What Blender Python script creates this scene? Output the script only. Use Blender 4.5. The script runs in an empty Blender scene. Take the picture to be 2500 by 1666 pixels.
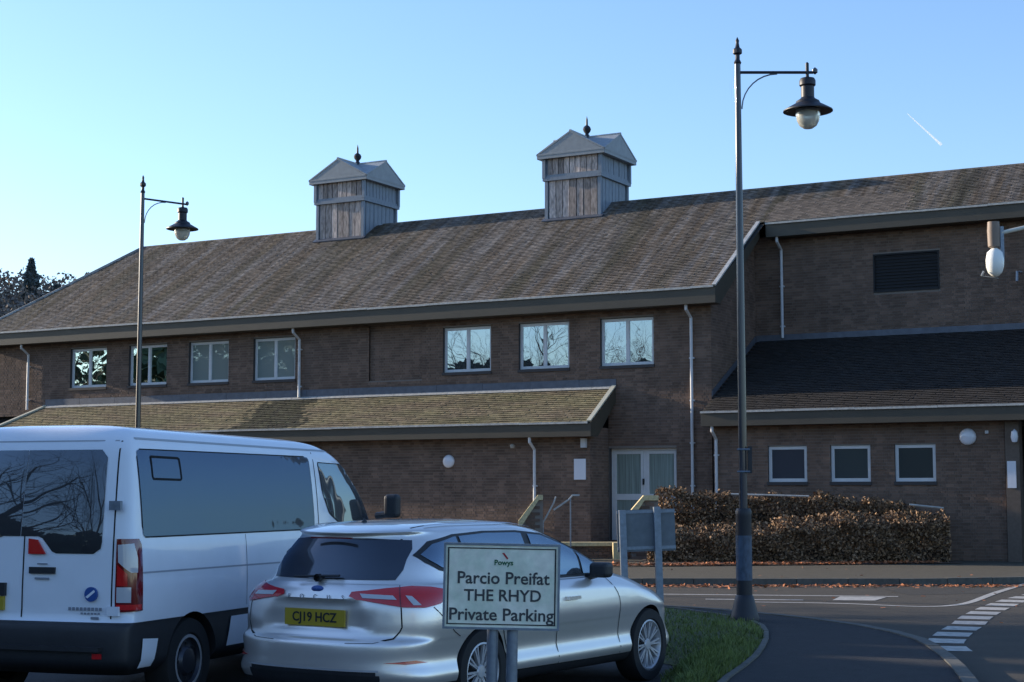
import bpy, math, random
import numpy as np
from mathutils import Vector, Matrix
from mathutils.bvhtree import BVHTree
from mathutils.geometry import delaunay_2d_cdt
random.seed(7)
rng = np.random.default_rng(5)
SC = bpy.context.scene
COL = SC.collection
R = math.radians

# ------------------------------------------------------------------ camera, sky, sun, exposure
cd = bpy.data.cameras.new('camera')
cd.sensor_width = 36; cd.lens = 57.5; cd.clip_start = .1; cd.clip_end = 12000
cam = bpy.data.objects.new('camera', cd); COL.objects.link(cam)
cam.location = (0, 0, 1.7); cam.rotation_euler = (R(90 + 5.288), 0, 0)
SC.camera = cam
SUN_AZ, SUN_EL = R(-64.3), R(14.0)
w = bpy.data.worlds.new("World"); SC.world = w; w.use_nodes = True
nt = w.node_tree; bg = nt.nodes['Background']
sk = nt.nodes.new('ShaderNodeTexSky'); sk.sky_type = 'NISHITA'; sk.sun_disc = False
sk.sun_elevation = SUN_EL; sk.sun_rotation = SUN_AZ
sk.altitude = 50; sk.air_density = 1.1; sk.dust_density = .5; sk.ozone_density = 2.0
tn = nt.nodes.new('ShaderNodeVectorMath'); tn.operation = 'MULTIPLY'; tn.inputs[1].default_value = (.86, .98, 1.24)
nt.links.new(sk.outputs[0], tn.inputs[0]); nt.links.new(tn.outputs[0], bg.inputs[0]); bg.inputs[1].default_value = .15
sl = bpy.data.lights.new('sun', 'SUN'); sl.energy = 4.8; sl.angle = R(.53); sl.color = (1, .86, .68)
so = bpy.data.objects.new('sun', sl); COL.objects.link(so)
sv = Vector((math.sin(SUN_AZ)*math.cos(SUN_EL), math.cos(SUN_AZ)*math.cos(SUN_EL), math.sin(SUN_EL)))
so.rotation_euler = sv.to_track_quat('Z', 'Y').to_euler(); so.location = (0, 0, 30)
SC.view_settings.view_transform = 'Standard'; SC.view_settings.look = 'None'
SC.view_settings.gamma = 1; SC.view_settings.use_curve_mapping = False
SC.view_settings.exposure = 0.70

# ------------------------------------------------------------------ materials
MATS = {}
def mat(name, col, rough=.8, metal=0., coat=0., var=0., scale=6., bump=0., bscale=60., tone=0., spec=.5, col2=None, stretch=(1,1,1), objr=False, mott=None):
    """col base; var noise brightness variation; tone: amount driven by face attribute 'tone'; col2: second colour by noise"""
    if name in MATS: return MATS[name]
    m = bpy.data.materials.new(name); m.use_nodes = True; MATS[name] = m
    t = m.node_tree; b = t.nodes['Principled BSDF']; L = t.links.new; N = t.nodes.new
    b.inputs['Roughness'].default_value = rough; b.inputs['Metallic'].default_value = metal
    b.inputs['Coat Weight'].default_value = coat; b.inputs['Coat Roughness'].default_value = .05
    b.inputs['Specular IOR Level'].default_value = spec
    b.inputs['Base Color'].default_value = (*col, 1)
    if not (var or tone or col2 or bump): return m
    tc = N('ShaderNodeTexCoord'); mp = N('ShaderNodeMapping'); mp.inputs['Scale'].default_value = stretch
    L(tc.outputs['Object'], mp.inputs[0])
    ns = N('ShaderNodeTexNoise'); ns.inputs['Scale'].default_value = scale; ns.inputs['Detail'].default_value = 6; ns.inputs['Roughness'].default_value = .6
    L(mp.outputs[0], ns.inputs['Vector'])
    cur = None
    if col2:
        mx = N('ShaderNodeMix'); mx.data_type = 'RGBA'; mx.inputs[6].default_value = (*col, 1); mx.inputs[7].default_value = (*col2, 1)
        rp = N('ShaderNodeMapRange'); rp.inputs[1].default_value = .4; rp.inputs[2].default_value = .62
        L(ns.outputs[0], rp.inputs[0]); L(rp.outputs[0], mx.inputs[0]); cur = mx.outputs[2]
        if mott:
            n3 = N('ShaderNodeTexNoise'); n3.inputs['Scale'].default_value = scale*.45; n3.inputs['Detail'].default_value = 5
            a3 = N('ShaderNodeVectorMath'); a3.operation = 'ADD'; a3.inputs[1].default_value = (13.1, 7.7, 3.3)
            L(mp.outputs[0], a3.inputs[0]); L(a3.outputs[0], n3.inputs['Vector'])
            r3 = N('ShaderNodeMapRange'); r3.inputs[1].default_value = .5; r3.inputs[2].default_value = .7
            m3 = N('ShaderNodeMix'); m3.data_type = 'RGBA'; m3.inputs[7].default_value = (*mott, 1)
            L(n3.outputs[0], r3.inputs[0]); L(r3.outputs[0], m3.inputs[0]); L(cur, m3.inputs[6]); cur = m3.outputs[2]
    else:
        rg = N('ShaderNodeRGB'); rg.outputs[0].default_value = (*col, 1); cur = rg.outputs[0]
    fac = None
    if var:
        r = N('ShaderNodeMapRange'); r.inputs[1].default_value = .25; r.inputs[2].default_value = .75
        r.inputs[3].default_value = 1-var; r.inputs[4].default_value = 1+var
        n2 = N('ShaderNodeTexNoise'); n2.inputs['Scale'].default_value = scale*2.3; n2.inputs['Detail'].default_value = 5
        L(mp.outputs[0], n2.inputs['Vector']); L(n2.outputs[0], r.inputs[0]); fac = r.outputs[0]
    if tone:
        at = N('ShaderNodeAttribute'); at.attribute_name = 'tone'
        src = at.outputs['Fac']
        if objr:
            oi = N('ShaderNodeObjectInfo'); ad = N('ShaderNodeMath'); ad.operation = 'ADD'; fr = N('ShaderNodeMath'); fr.operation = 'FRACT'
            L(src, ad.inputs[0]); L(oi.outputs['Random'], ad.inputs[1]); L(ad.outputs[0], fr.inputs[0]); src = fr.outputs[0]
        r2 = N('ShaderNodeMapRange'); r2.inputs[3].default_value = 1-tone; r2.inputs[4].default_value = 1+tone
        L(src, r2.inputs[0])
        if fac:
            mu = N('ShaderNodeMath'); mu.operation = 'MULTIPLY'; L(fac, mu.inputs[0]); L(r2.outputs[0], mu.inputs[1]); fac = mu.outputs[0]
        else: fac = r2.outputs[0]
    if fac:
        vm = N('ShaderNodeVectorMath'); vm.operation = 'SCALE'; L(cur, vm.inputs[0]); L(fac, vm.inputs['Scale']); cur = vm.outputs[0]
    L(cur, b.inputs['Base Color'])
    if bump:
        bn = N('ShaderNodeTexNoise'); bn.inputs['Scale'].default_value = bscale; bn.inputs['Detail'].default_value = 4
        L(mp.outputs[0], bn.inputs['Vector']); bp = N('ShaderNodeBump'); bp.inputs['Strength'].default_value = bump; bp.inputs['Distance'].default_value = .02
        L(bn.outputs[0], bp.inputs['Height']); L(bp.outputs[0], b.inputs['Normal'])
    return m
def glass(name, tint, refl, dark=(.02,.025,.03), rough=.01, fres=1.5, bumpy=.05):
    m = bpy.data.materials.new(name); m.use_nodes = True; MATS[name] = m
    t = m.node_tree; L = t.links.new; N = t.nodes.new
    out = t.nodes['Material Output']; b = t.nodes['Principled BSDF']; b.inputs['Base Color'].default_value = (*dark, 1); b.inputs['Roughness'].default_value = .5
    g = N('ShaderNodeBsdfGlossy'); g.inputs[0].default_value = (*tint, 1); g.inputs['Roughness'].default_value = rough
    fr = N('ShaderNodeFresnel'); fr.inputs[0].default_value = fres
    ma = N('ShaderNodeMath'); ma.operation = 'MAXIMUM'; ma.inputs[1].default_value = refl; L(fr.outputs[0], ma.inputs[0])
    nz = N('ShaderNodeTexNoise'); nz.inputs['Scale'].default_value = 1.1; tc = N('ShaderNodeTexCoord'); L(tc.outputs['Object'], nz.inputs['Vector'])
    bp = N('ShaderNodeBump'); bp.inputs['Strength'].default_value = bumpy; bp.inputs['Distance'].default_value = .08; L(nz.outputs[0], bp.inputs['Height']); L(bp.outputs[0], g.inputs['Normal'])
    mx = N('ShaderNodeMixShader'); L(ma.outputs[0], mx.inputs[0]); L(b.outputs[0], mx.inputs[1]); L(g.outputs[0], mx.inputs[2]); L(mx.outputs[0], out.inputs[0])
    return m
M_brick = mat('brick', (.152, .097, .070), .9, var=.3, scale=.7, tone=.25, objr=True, bump=.25, bscale=90)
M_mortar = mat('mortar', (.20, .17, .145), .95, var=.12, scale=3)
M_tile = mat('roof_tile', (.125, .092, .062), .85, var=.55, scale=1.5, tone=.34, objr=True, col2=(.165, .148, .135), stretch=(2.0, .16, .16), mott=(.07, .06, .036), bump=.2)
M_tile2 = mat('canopy_tile', (.185, .138, .085), .9, var=.2, scale=1.5, tone=.3, objr=True, col2=(.21, .175, .09), stretch=(.4, 1.5, 1.5), mott=(.12, .11, .05), bump=.2)
M_algae = mat('algae_tile', (.045, .045, .022), .9, var=.3, scale=3, tone=.5, col2=(.03, .03, .02))
M_tile3 = mat('wing_tile_shaded', (.024, .019, .016), .85, var=.2, scale=1.5, tone=.25, col2=(.02, .018, .017), bump=.2)  # near black: the shade on the wing roof is put into its colour
M_under = mat('roof_felt', (.03, .028, .026), .95)
M_fascia = mat('fascia_paint', (.062, .052, .036), .55, var=.15, scale=2, stretch=(.3, 1, 1))
M_gutter = mat('gutter_grey', (.42, .41, .38), .5, var=.25, scale=4)
M_lead = mat('lead', (.105, .115, .14), .5, metal=.3, var=.2, scale=2.5)
M_frame = mat('window_frame_white', (.6, .6, .6), .4, var=.06, scale=3)
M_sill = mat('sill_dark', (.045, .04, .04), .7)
M_pipe = mat('pipe_grey', (.55, .55, .56), .45, var=.1, scale=3)
M_dark = mat('louvre_black', (.010, .010, .011), .7)
M_stone = mat('coping_stone', (.55, .45, .25), .9, var=.25, scale=8, bump=.2)
M_conc = mat('concrete', (.27, .26, .23), .95, var=.2, scale=9, bump=.2)
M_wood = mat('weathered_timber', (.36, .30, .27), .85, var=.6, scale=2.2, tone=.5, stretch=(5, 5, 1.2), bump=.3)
M_woodp = mat('turret_paint_shade', (.2, .235, .275), .7, var=.2, scale=3, stretch=(4, 4, .8))  # posts, rails and side boards; the side's bluish shade is in this colour
M_slate = mat('turret_lead', (.27, .29, .3), .6, var=.12, scale=3)
M_lamp = mat('lamp_paint', (.018, .019, .028), .35, coat=.5, var=.25, scale=2, stretch=(3, 3, .7))
M_lampb = mat('lamp_base_paint', (.011, .012, .018), .5, var=.3, scale=3)
M_sticker = mat('weathered_poster', (.045, .07, .11), .5, var=.5, scale=9, stretch=(1, 1, .5))
M_opal = mat('opal_bowl', (.62, .6, .52), .2, coat=.5)
M_signf = mat('sign_face', (.86, .82, .68), .5, var=.14, scale=7, col2=(.68, .72, .56))
M_print = mat('faded_print', (.05, .052, .055), .6, var=.5, scale=30)
M_signb = mat('sign_black', (.015, .017, .02), .5)
M_galv = mat('galvanised', (.2, .235, .28), .45, metal=.5, var=.2, scale=10)
M_asph = mat('asphalt_old', (.028, .029, .031), .95, var=.22, scale=1.2, bump=.5, bscale=120)
M_road = mat('asphalt_road', (.046, .038, .028), .95, var=.18, scale=.9, bump=.4, bscale=90, stretch=(.5, 1, 1))
M_pave = mat('asphalt_path', (.019, .019, .021), .95, var=.25, scale=3, bump=.5, bscale=110)
M_pave2 = mat('pavement_far', (.062, .052, .033), .95, var=.2, scale=1.5, bump=.3)
M_kerb = mat('kerb_stone', (.10, .095, .08), .9, var=.25, scale=5, bump=.3)
M_mark = mat('road_paint', (.40, .38, .34), .8, var=.35, scale=5, bump=.1)
M_soil = mat('leafy_soil', (.09, .055, .035), .95, var=.4, scale=9, bump=.5)
M_grassb = mat('turf', (.05, .06, .018), .95, var=.4, scale=7, bump=.4)
M_white = mat('van_white', (.76, .79, .84), .32, coat=.7, var=.03, scale=2)
M_silver = mat('car_silver', (.82, .77, .72), .36, metal=.7, coat=1.0, var=.02, scale=3)
M_plas = mat('black_plastic', (.018, .019, .022), .55, var=.15, scale=8)
M_rub = mat('rubber', (.012, .012, .013), .8)
M_gap = mat('panel_gap', (.006, .006, .007), .9)
M_alloy = mat('alloy', (.5,.5,.52), .35, metal=.35)
M_steelw = mat('wheel_steel', (.05, .055, .07), .4, metal=.5)
M_red = mat('lamp_red', (.55, .012, .014), .12, coat=1.0)
M_redd = mat('lamp_red_dark', (.15, .004, .006), .12, coat=1.0)
M_clear = mat('lamp_clear', (.5, .5, .52), .15, coat=1.0)
M_yel = mat('plate_yellow', (.38, .28, .025), .4)
M_blue = mat('badge_blue', (.03, .09, .3), .3)
M_grey = mat('print_grey', (.22, .24, .28), .6)
M_green = mat('print_green', (.02, .12, .05), .6)
M_redp = mat('print_red', (.4, .02, .03), .6)
M_wl = mat('wall_light_white', (.7, .7, .74), .25, coat=.5)
M_curtain = mat('curtain', (.3, .38, .34), .9, var=.25, scale=3, stretch=(9, 9, .2))
M_int = mat('interior_dark', (.03, .03, .035), .9)
M_glass = glass('window_glass', (.66, .78, .88), .5, bumpy=.04)
M_glassp = glass('curtained_window_glass', (.68, .78, .76), .17, dark=(.20, .24, .22), bumpy=.04)
M_glassd = glass('door_glass', (.7, .85, .85), .10, dark=(.17, .215, .19))
M_glassw = glass('toilet_glass', (.8, .85, .9), .10, dark=(.03, .035, .045))
M_glassv = glass('van_glass', (.36, .62, 1.0), .12, dark=(.004, .008, .022))
M_glassr = glass('tinted_glass', (.6, .7, .85), .10, dark=(.006, .007, .01))
M_glassc = glass('car_glass', (.6, .78, .95), .30, dark=(.01, .014, .02))
M_bark = mat('bark', (.06, .05, .04), .95, var=.3, scale=5)
M_leafe = mat('evergreen_leaf', (.03, .05, .025), .8, tone=.5)
M_beech = mat('beech_leaf', (.24, .145, .078), .85, tone=.7)
M_litter = mat('fallen_leaf', (.36, .13, .05), .8, tone=.6)
M_blade = mat('grass_blade', (.10, .135, .03), .8, tone=.5)
M_hill = mat('hillside', (.15, .13, .11), 1, var=.3, scale=.05, col2=(.12, .11, .10))
M_woods = mat('hazed_wood', (.17, .145, .125), 1, tone=.4)  # paler and greyer: distance haze is put into the wood's colour
M_pine = mat('hazed_pine', (.09, .115, .12), 1, tone=.4)  # pale bluish green, with the haze over the hill mixed in
M_trail = bpy.data.materials.new('vapour'); M_trail.use_nodes = True
_t = M_trail.node_tree; _tr = _t.nodes.new('ShaderNodeBsdfTranslucent'); _tp = _t.nodes.new('ShaderNodeBsdfTransparent'); _mx = _t.nodes.new('ShaderNodeMixShader')
_tr.inputs[0].default_value = (.95,.95,.95,1); _mx.inputs[0].default_value = .35; _t.links.new(_tp.outputs[0], _mx.inputs[1]); _t.links.new(_tr.outputs[0], _mx.inputs[2]); _t.links.new(_mx.outputs[0], _t.nodes['Material Output'].inputs[0])

# ------------------------------------------------------------------ mesh builder
class MB:
    def __init__(s): s.v = []; s.f = []; s.m = []; s.t = []
    def add(s, vs, fs, mi=0, tone=.5):
        o = len(s.v); s.v += [tuple(p) for p in vs]
        for f in fs: s.f.append(tuple(i+o for i in f)); s.m.append(mi); s.t.append(tone)
    def box(s, a, b, mi=0, tone=.5, M=None):
        x0,y0,z0 = a; x1,y1,z1 = b
        vs = [(x0,y0,z0),(x1,y0,z0),(x1,y1,z0),(x0,y1,z0),(x0,y0,z1),(x1,y0,z1),(x1,y1,z1),(x0,y1,z1)]
        if M: vs = [M @ Vector(p) for p in vs]
        s.add(vs, [(0,3,2,1),(4,5,6,7),(0,1,5,4),(1,2,6,5),(2,3,7,6),(3,0,4,7)], mi, tone)
    def quad(s, p, mi=0, tone=.5): s.add(p, [tuple(range(len(p)))], mi, tone)
    def prism(s, pts, d, mi=0, tone=.5):
        """pts 3D polygon extruded by vector d"""
        n = len(pts); d = Vector(d); vs = [Vector(p) for p in pts]; vs += [p+d for p in vs]
        s.add(vs, [tuple(range(n))[::-1], tuple(range(n, 2*n))] + [(i,(i+1)%n,n+(i+1)%n,n+i) for i in range(n)], mi, tone)
    def tube(s, pts, r, seg=8, mi=0, tone=.5, cap=True):
        pts = [Vector(p) for p in pts]; n = len(pts); rs = r if isinstance(r, (list, tuple)) else [r]*n
        vs = []; prev = None
        for i, p in enumerate(pts):
            d = (pts[min(i+1, n-1)] - pts[max(i-1, 0)]).normalized()
            if prev is None:
                up = Vector((0,0,1)) if abs(d.z) < .9 else Vector((1,0,0)); a = d.cross(up).normalized()
            else: a = (prev - d*prev.dot(d)).normalized()
            prev = a; b = d.cross(a)
            vs += [p + (a*math.cos(k*2*math.pi/seg) + b*math.sin(k*2*math.pi/seg))*rs[i] for k in range(seg)]
        fs = [(i*seg+k, i*seg+(k+1)%seg, (i+1)*seg+(k+1)%seg, (i+1)*seg+k) for i in range(n-1) for k in range(seg)]
        if cap: fs += [tuple(range(seg))[::-1], tuple(range((n-1)*seg, n*seg))]
        s.add(vs, fs, mi, tone)
    def lathe(s, prof, c=(0,0,0), seg=24, axis='z', mi=0, tone=.5):
        vs = []
        for r_, h in prof:
            for k in range(seg):
                a = 2*math.pi*k/seg; q = (r_*math.cos(a), r_*math.sin(a), h)
                if axis == 'x': q = (h, q[0], q[1])
                if axis == 'y': q = (q[0], h, q[1])
                vs.append((q[0]+c[0], q[1]+c[1], q[2]+c[2]))
        n = len(prof)
        s.add(vs, [(i*seg+k, i*seg+(k+1)%seg, (i+1)*seg+(k+1)%seg, (i+1)*seg+k) for i in range(n-1) for k in range(seg)], mi, tone)
    def build(s, name, mats, parent=None, smooth=False, **props):
        me = bpy.data.meshes.new(name); me.from_pydata([tuple(p) for p in s.v], [], s.f)
        for m in (mats if isinstance(mats, (list, tuple)) else [mats]): me.materials.append(m)
        me.polygons.foreach_set('material_index', s.m)
        at = me.attributes.new('tone', 'FLOAT', 'FACE'); at.data.foreach_set('value', s.t)
        if smooth is True: me.polygons.foreach_set('use_smooth', [True]*len(me.polygons))
        me.update()
        if smooth == 'angle':
            try: me.set_sharp_from_angle(angle=R(35))
            except Exception: pass
            me.polygons.foreach_set('use_smooth', [True]*len(me.polygons))
        return link(name, me, parent, **props)
def link(name, data, parent=None, **props):
    o = bpy.data.objects.new(name, data); COL.objects.link(o)
    if parent: o.parent = parent
    for k, v in props.items(): o[k] = v
    return o
def thing(name, label, cat, loc=(0,0,0), rz=0, group=None):
    o = link(name, None, None, label=label, category=cat); o.location = loc; o.rotation_euler = (0,0,rz); o.empty_display_size = .1
    if group: o['group'] = group
    return o
def dup(o, parent=None):
    c = o.copy(); COL.objects.link(c); c.parent = parent
    for ch in list(o.children): dup(ch, c)
    return c
def quads_mesh(name, P, mats, tones, parent=None, mi=None, **props):
    """P: (n,4,3) array of loose quads"""
    n = len(P); me = bpy.data.meshes.new(name)
    me.vertices.add(n*4); me.vertices.foreach_set('co', np.asarray(P, dtype=np.float32).ravel())
    me.loops.add(n*4); me.loops.foreach_set('vertex_index', np.arange(n*4, dtype=np.int32))
    me.polygons.add(n); me.polygons.foreach_set('loop_start', np.arange(0, n*4, 4, dtype=np.int32))
    for m in (mats if isinstance(mats, (list, tuple)) else [mats]): me.materials.append(m)
    if mi is not None: me.polygons.foreach_set('material_index', np.asarray(mi, dtype=np.int32))
    at = me.attributes.new('tone', 'FLOAT', 'FACE'); at.data.foreach_set('value', np.asarray(tones, dtype=np.float32))
    me.update(calc_edges=True); me.validate()
    return link(name, me, parent, **props)
def leaves(C, size, flat=False, ar=1.6):
    """leaf quads at centres C"""
    n = len(C); a = rng.normal(size=(n,3)); a /= np.linalg.norm(a, axis=1)[:,None]
    b = rng.normal(size=(n,3))
    if flat: a[:,2] *= .15; b[:,2] *= .15
    b -= a*(a*b).sum(1)[:,None]; b /= np.linalg.norm(b, axis=1)[:,None]+1e-9
    s = size*rng.uniform(.6, 1.4, n)[:,None]
    return np.stack([C-a*s*ar/2, C-b*s/2, C+a*s*ar/2, C+b*s/2], 1)
def text(s, size, mtl, parent, loc, rot, name='lettering', al='CENTER', ex=.001, bold=0., sx=1.):
    c = bpy.data.curves.new(name, 'FONT'); c.body = s; c.size = size; c.align_x = al; c.align_y = 'CENTER'; c.extrude = ex; c.offset = bold
    c.materials.append(mtl); c.resolution_u = 3
    tmp = bpy.data.objects.new('tmp', c); COL.objects.link(tmp); bpy.context.view_layer.update()
    me = bpy.data.meshes.new_from_object(tmp.evaluated_get(bpy.context.evaluated_depsgraph_get())); bpy.data.objects.remove(tmp)
    o = link(name, me, parent); o.location = loc; o.rotation_euler = rot; o.scale = (sx, 1, 1)
    return o

# ------------------------------------------------------------------ ground, road, pavements
g = MB(); g.quad([(-900,-900,0),(900,-900,0),(900,900,0),(-900,900,0)]); g.build('ground', M_asph, kind='structure')
def sheet(name, pts, z, m, side=0., **k):
    b = MB(); b.quad([(x,y,z) for x,y in pts])
    n = len(pts)
    if side:
        for i in range(n):
            p, q = pts[i], pts[(i+1)%n]; b.quad([(p[0],p[1],z-side),(q[0],q[1],z-side),(q[0],q[1],z),(p[0],p[1],z)])
    return b.build(name, m, **k)
def smooth_line(pts, n=6):
    out = []; P = [pts[0]]+list(pts)+[pts[-1]]
    for i in range(1, len(P)-2):
        for k in range(n):
            t = k/n; out.append(tuple(.5*((2*P[i][d])+(-P[i-1][d]+P[i+1][d])*t+(2*P[i-1][d]-5*P[i][d]+4*P[i+1][d]-P[i+2][d])*t*t+(-P[i-1][d]+3*P[i][d]-3*P[i+1][d]+P[i+2][d])*t**3) for d in range(len(pts[0]))))
    return out+[pts[-1]]
near_edge = smooth_line([(-30,35),(-14,29.5),(-5,26.2),(0,24.6),(2.2,23.35),(3.1,22.35),(3.85,21.1),(4.3,19.9),(4.5,18.7),(4.5,17.8),(4.35,16.4),(4.05,14.6),(3.4,11.5),(2.6,8),(1.6,3),(1.2,-4)], 5)
# road: everything between the two kerbs and to the right
sheet('road', near_edge + [(60,-4),(60,30),(20,32.5),(12,31.4),(9.7,31.0),(8.6,30.6),(7.3,30.3),(2,30.3),(-12,30.4),(-30,42)], .004, M_road, kind='structure')
inner = smooth_line([(-12,24.9),(-5,24.8),(0.5,24.0),(2.0,23.1),(2.6,22.0),(2.98,20.8),(2.95,19.6),(2.85,18.7),(2.65,17.6),(2.35,16.2),(2.02,15.0),(1.6,13.4),(1.0,9),(.6,4),(.3,-4)], 5)
path = [p for p in near_edge if p[0] > -12]
# near pavement: strip between inner edge and kerb
b = MB()
def resample(line, n):
    L = [0]
    for a, c in zip(line, line[1:]): L.append(L[-1]+math.dist(a, c))
    out = []
    for k in range(n):
        t = L[-1]*k/(n-1); i = 0
        while i < len(L)-2 and L[i+1] < t: i += 1
        u = (t-L[i])/(L[i+1]-L[i]+1e-9); out.append(tuple(line[i][d]*(1-u)+line[i+1][d]*u for d in range(2)))
    return out
A = resample(path, 60); B_ = resample(inner, 60)
for i in range(59): b.quad([(*B_[i],.1),(*B_[i+1],.1),(*A[i+1],.1),(*A[i],.1)])
b.build('pavement', M_pave, kind='structure')
def kerb(name, line, step, wid, z0, z1, first, side=1):
    """individual kerb stones set along a line"""
    root = link(name, None, None, kind='structure')
    L = 0; total = sum(math.dist(a, c) for a, c in zip(line, line[1:])); n = int(total/step); P = resample(line, n+1)
    for i in range(n):
        a, c = Vector(P[i]), Vector(P[i+1]); d = (c-a).normalized(); nn = Vector((-d.y, d.x))*side; e = d*.006
        a2, c2 = a+e, c-e
        s = MB(); h = z1+random.uniform(-.004,.004)
        s.prism([(*a2,z0),(*c2,z0),(*(c2+nn*wid),z0),(*(a2+nn*wid),z0)][::1], (0,0,h-z0))
        s.build('kerb_stone', M_kerb, root)
    return root
kerb('kerb', resample([p for p in near_edge if p[1] > 13 and p[0] > -4], 80), .92, .13, 0, .115, 0, -1)
far_line = [(-8,30.3),(2,30.3),(7.3,30.3),(8.6,30.6),(9.7,31.0),(12,31.4),(14.5,31.8)]
kerb('kerb', resample([p for p in inner if p[0] > -11.9], 60), .92, .06, 0, .118, 0, 1)
kerb('kerb', far_line, .92, .14, 0, .125, 0, 1)
sheet('pavement', [(-12,30.43),(2,30.43),(7.3,30.43),(8.6,30.73),(9.7,31.13),(12,31.53),(16,32),(26,33),(26,52),(-30,62)], .11, M_pave2, kind='structure')
# planting bed soil under the hedge
sheet('planting_bed', [(2.9,35.4),(10.1,36.9),(10.3,38.3),(9.0,39.2),(3.2,41.4)], .125, M_soil, kind='structure')
# verge of turf
verge = [(2.35,16.2),(2.65,17.6),(2.85,18.7),(2.95,19.6),(2.98,20.8),(2.6,22.0),(2.0,23.1),(.5,24.0),(-5,24.8),(-12,24.9),(-12,26.5-1.6),(-9,23.6),(1.45,16.7),(1.75,15.6),(1.9,14.6),(2.02,15.0)]
vm = MB()
inner_r = resample([p for p in inner if p[0] <= 3 and p[1] > 11.9 and p[0] > -11.9], 40)
outer_r = resample([(-11.9,24.7),(-9,23.2),(-4,20.0),(1.0,17.1),(1.7,16.3),(1.6,15.6),(1.3,14.9),(1.3,14.2),(1.0,12.0)], 40)
def vz(t): return .008+.09*t+.14*math.sin(math.pi*min(1,max(0,t)))
for i in range(39):
    for j in range(6):
        q = []
        for ii, jj in ((i,j),(i+1,j),(i+1,j+1),(i,j+1)):
            t = jj/6; a, c = outer_r[ii], inner_r[ii]
            q.append((a[0]*(1-t)+c[0]*t, a[1]*(1-t)+c[1]*t, vz(t)))
        vm.quad(q)
vm.build('grass_verge', M_grassb, kind='structure', smooth=True)
_ = 0
n = 26000; ii = rng.uniform(0, 39, n); t = rng.uniform(0.01, .985, n)
lo = np.array(outer_r); li = np.array(inner_r); i0 = ii.astype(int); fr = (ii-i0)[:,None]
a = lo[i0]*(1-fr)+lo[i0+1]*fr; c = li[i0]*(1-fr)+li[i0+1]*fr
xy = a*(1-t[:,None])+c*t[:,None]; keep = xy[:,0] > -1.5; xy = xy[keep]; t = t[keep]
patch = .5+.5*np.sin(xy[:,0]*3.1+np.sin(xy[:,1]*2.3)*1.7)*np.sin(xy[:,1]*2.7+1)
base = np.concatenate([xy, (.0+.09*t+.14*np.sin(np.pi*t))[:,None]], 1); n = len(base)
az = rng.uniform(0, 6.283, n); d = np.stack([np.cos(az), np.sin(az), 0*az], 1); h = (rng.uniform(.025, .07, n)*(.6+.8*patch))[:,None]
lean = rng.normal(size=(n,3))*[.45,.45,0]; tip = base+(lean+[0,0,1])*h; wd = .006+.004*rng.random((n,1))
quads_mesh('grass', np.stack([base-d*wd, base+d*wd, tip+d*.001, tip-d*.001], 1), M_blade, np.clip(rng.uniform(.0,1,n)*.6+.4*patch,0,1), kind='stuff')

# painted markings (4 mm sheets above the road)
marks = []
def strip(pts, wd, z=.009):
    b = MB(); n = len(pts)
    for i in range(n-1):
        a, c = Vector(pts[i]), Vector(pts[i+1])
        d0 = (Vector(pts[min(i+1,n-1)])-Vector(pts[max(i-1,0)])).normalized(); d1 = (Vector(pts[min(i+2,n-1)])-Vector(pts[i])).normalized()
        n0 = Vector((-d0.y,d0.x))*wd/2; n1 = Vector((-d1.y,d1.x))*wd/2
        b.quad([(*(a-n0),z),(*(c-n1),z),(*(c+n1),z),(*(a+n0),z)])
    return b
mk = strip([(-3,27.6),(2.55,27.57),(4.82,27.2),(6.3,26.95)], .16); mk.build('road_line', M_mark, kind='structure')
mk = strip([(3.08,26.3),(4.6,26.1)], .16); mk.build('road_line', M_mark, kind='structure')
mk = strip(smooth_line([(3.74,25.62),(5.0,25.3),(5.75,24.78),(6.2,24.62),(6.6,24.85),(7.1,25.6),(8.27,28.14),(9.46,30.5),(10.4,32.2)]), .13); mk.build('road_line', M_mark, kind='structure')
sheet('road_arrow', [(5.2,26.5),(5.35,26.95),(6.08,26.8),(5.7,25.95),(5.05,26.05)], .0095, M_mark, kind='structure')
dl = resample(smooth_line([(4.72,17.75),(4.85,18.56),(5.07,19.25),(5.42,20.2),(5.85,21.25),(6.27,22.4),(6.75,23.55),(7.27,24.7),(7.9,26.0),(8.46,26.98),(9.6,28.9),(10.8,30.6)]), 200)
acc = 0; i = 0
while i < 190:
    mk = strip(dl[i:i+9], .42); mk.build('give_way_dash', M_mark, kind='structure'); i += 13

sheet('road_patch', [(6.6,27.4),(8.3,27.9),(8.1,29.3),(6.5,29.0)], .0065, mat('asphalt_patch', (.03,.027,.023), .95, var=.2, scale=3, bump=.4), kind='structure')
dc = MB(); dc.box((3.6,29.55,.004),(4.15,29.95,.016)); d_ = dc.build('drain_cover', mat('cast_iron', (.02,.02,.02), .6)); d_['label'] = 'dark iron drain cover in the road by the far kerb'; d_['category'] = 'drain cover'
# ------------------------------------------------------------------ the building
BZ = R(-29.0268)
bld = thing('community_building', 'long brown brick two-storey building under a steep tiled roof with two timber turrets', 'building', (3.48, 43.0, 0), BZ)
def mkbox(name, m, a, c, parent=bld, **k): b = MB(); b.box(a, c); return b.build(name, m, parent, **k)

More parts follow.
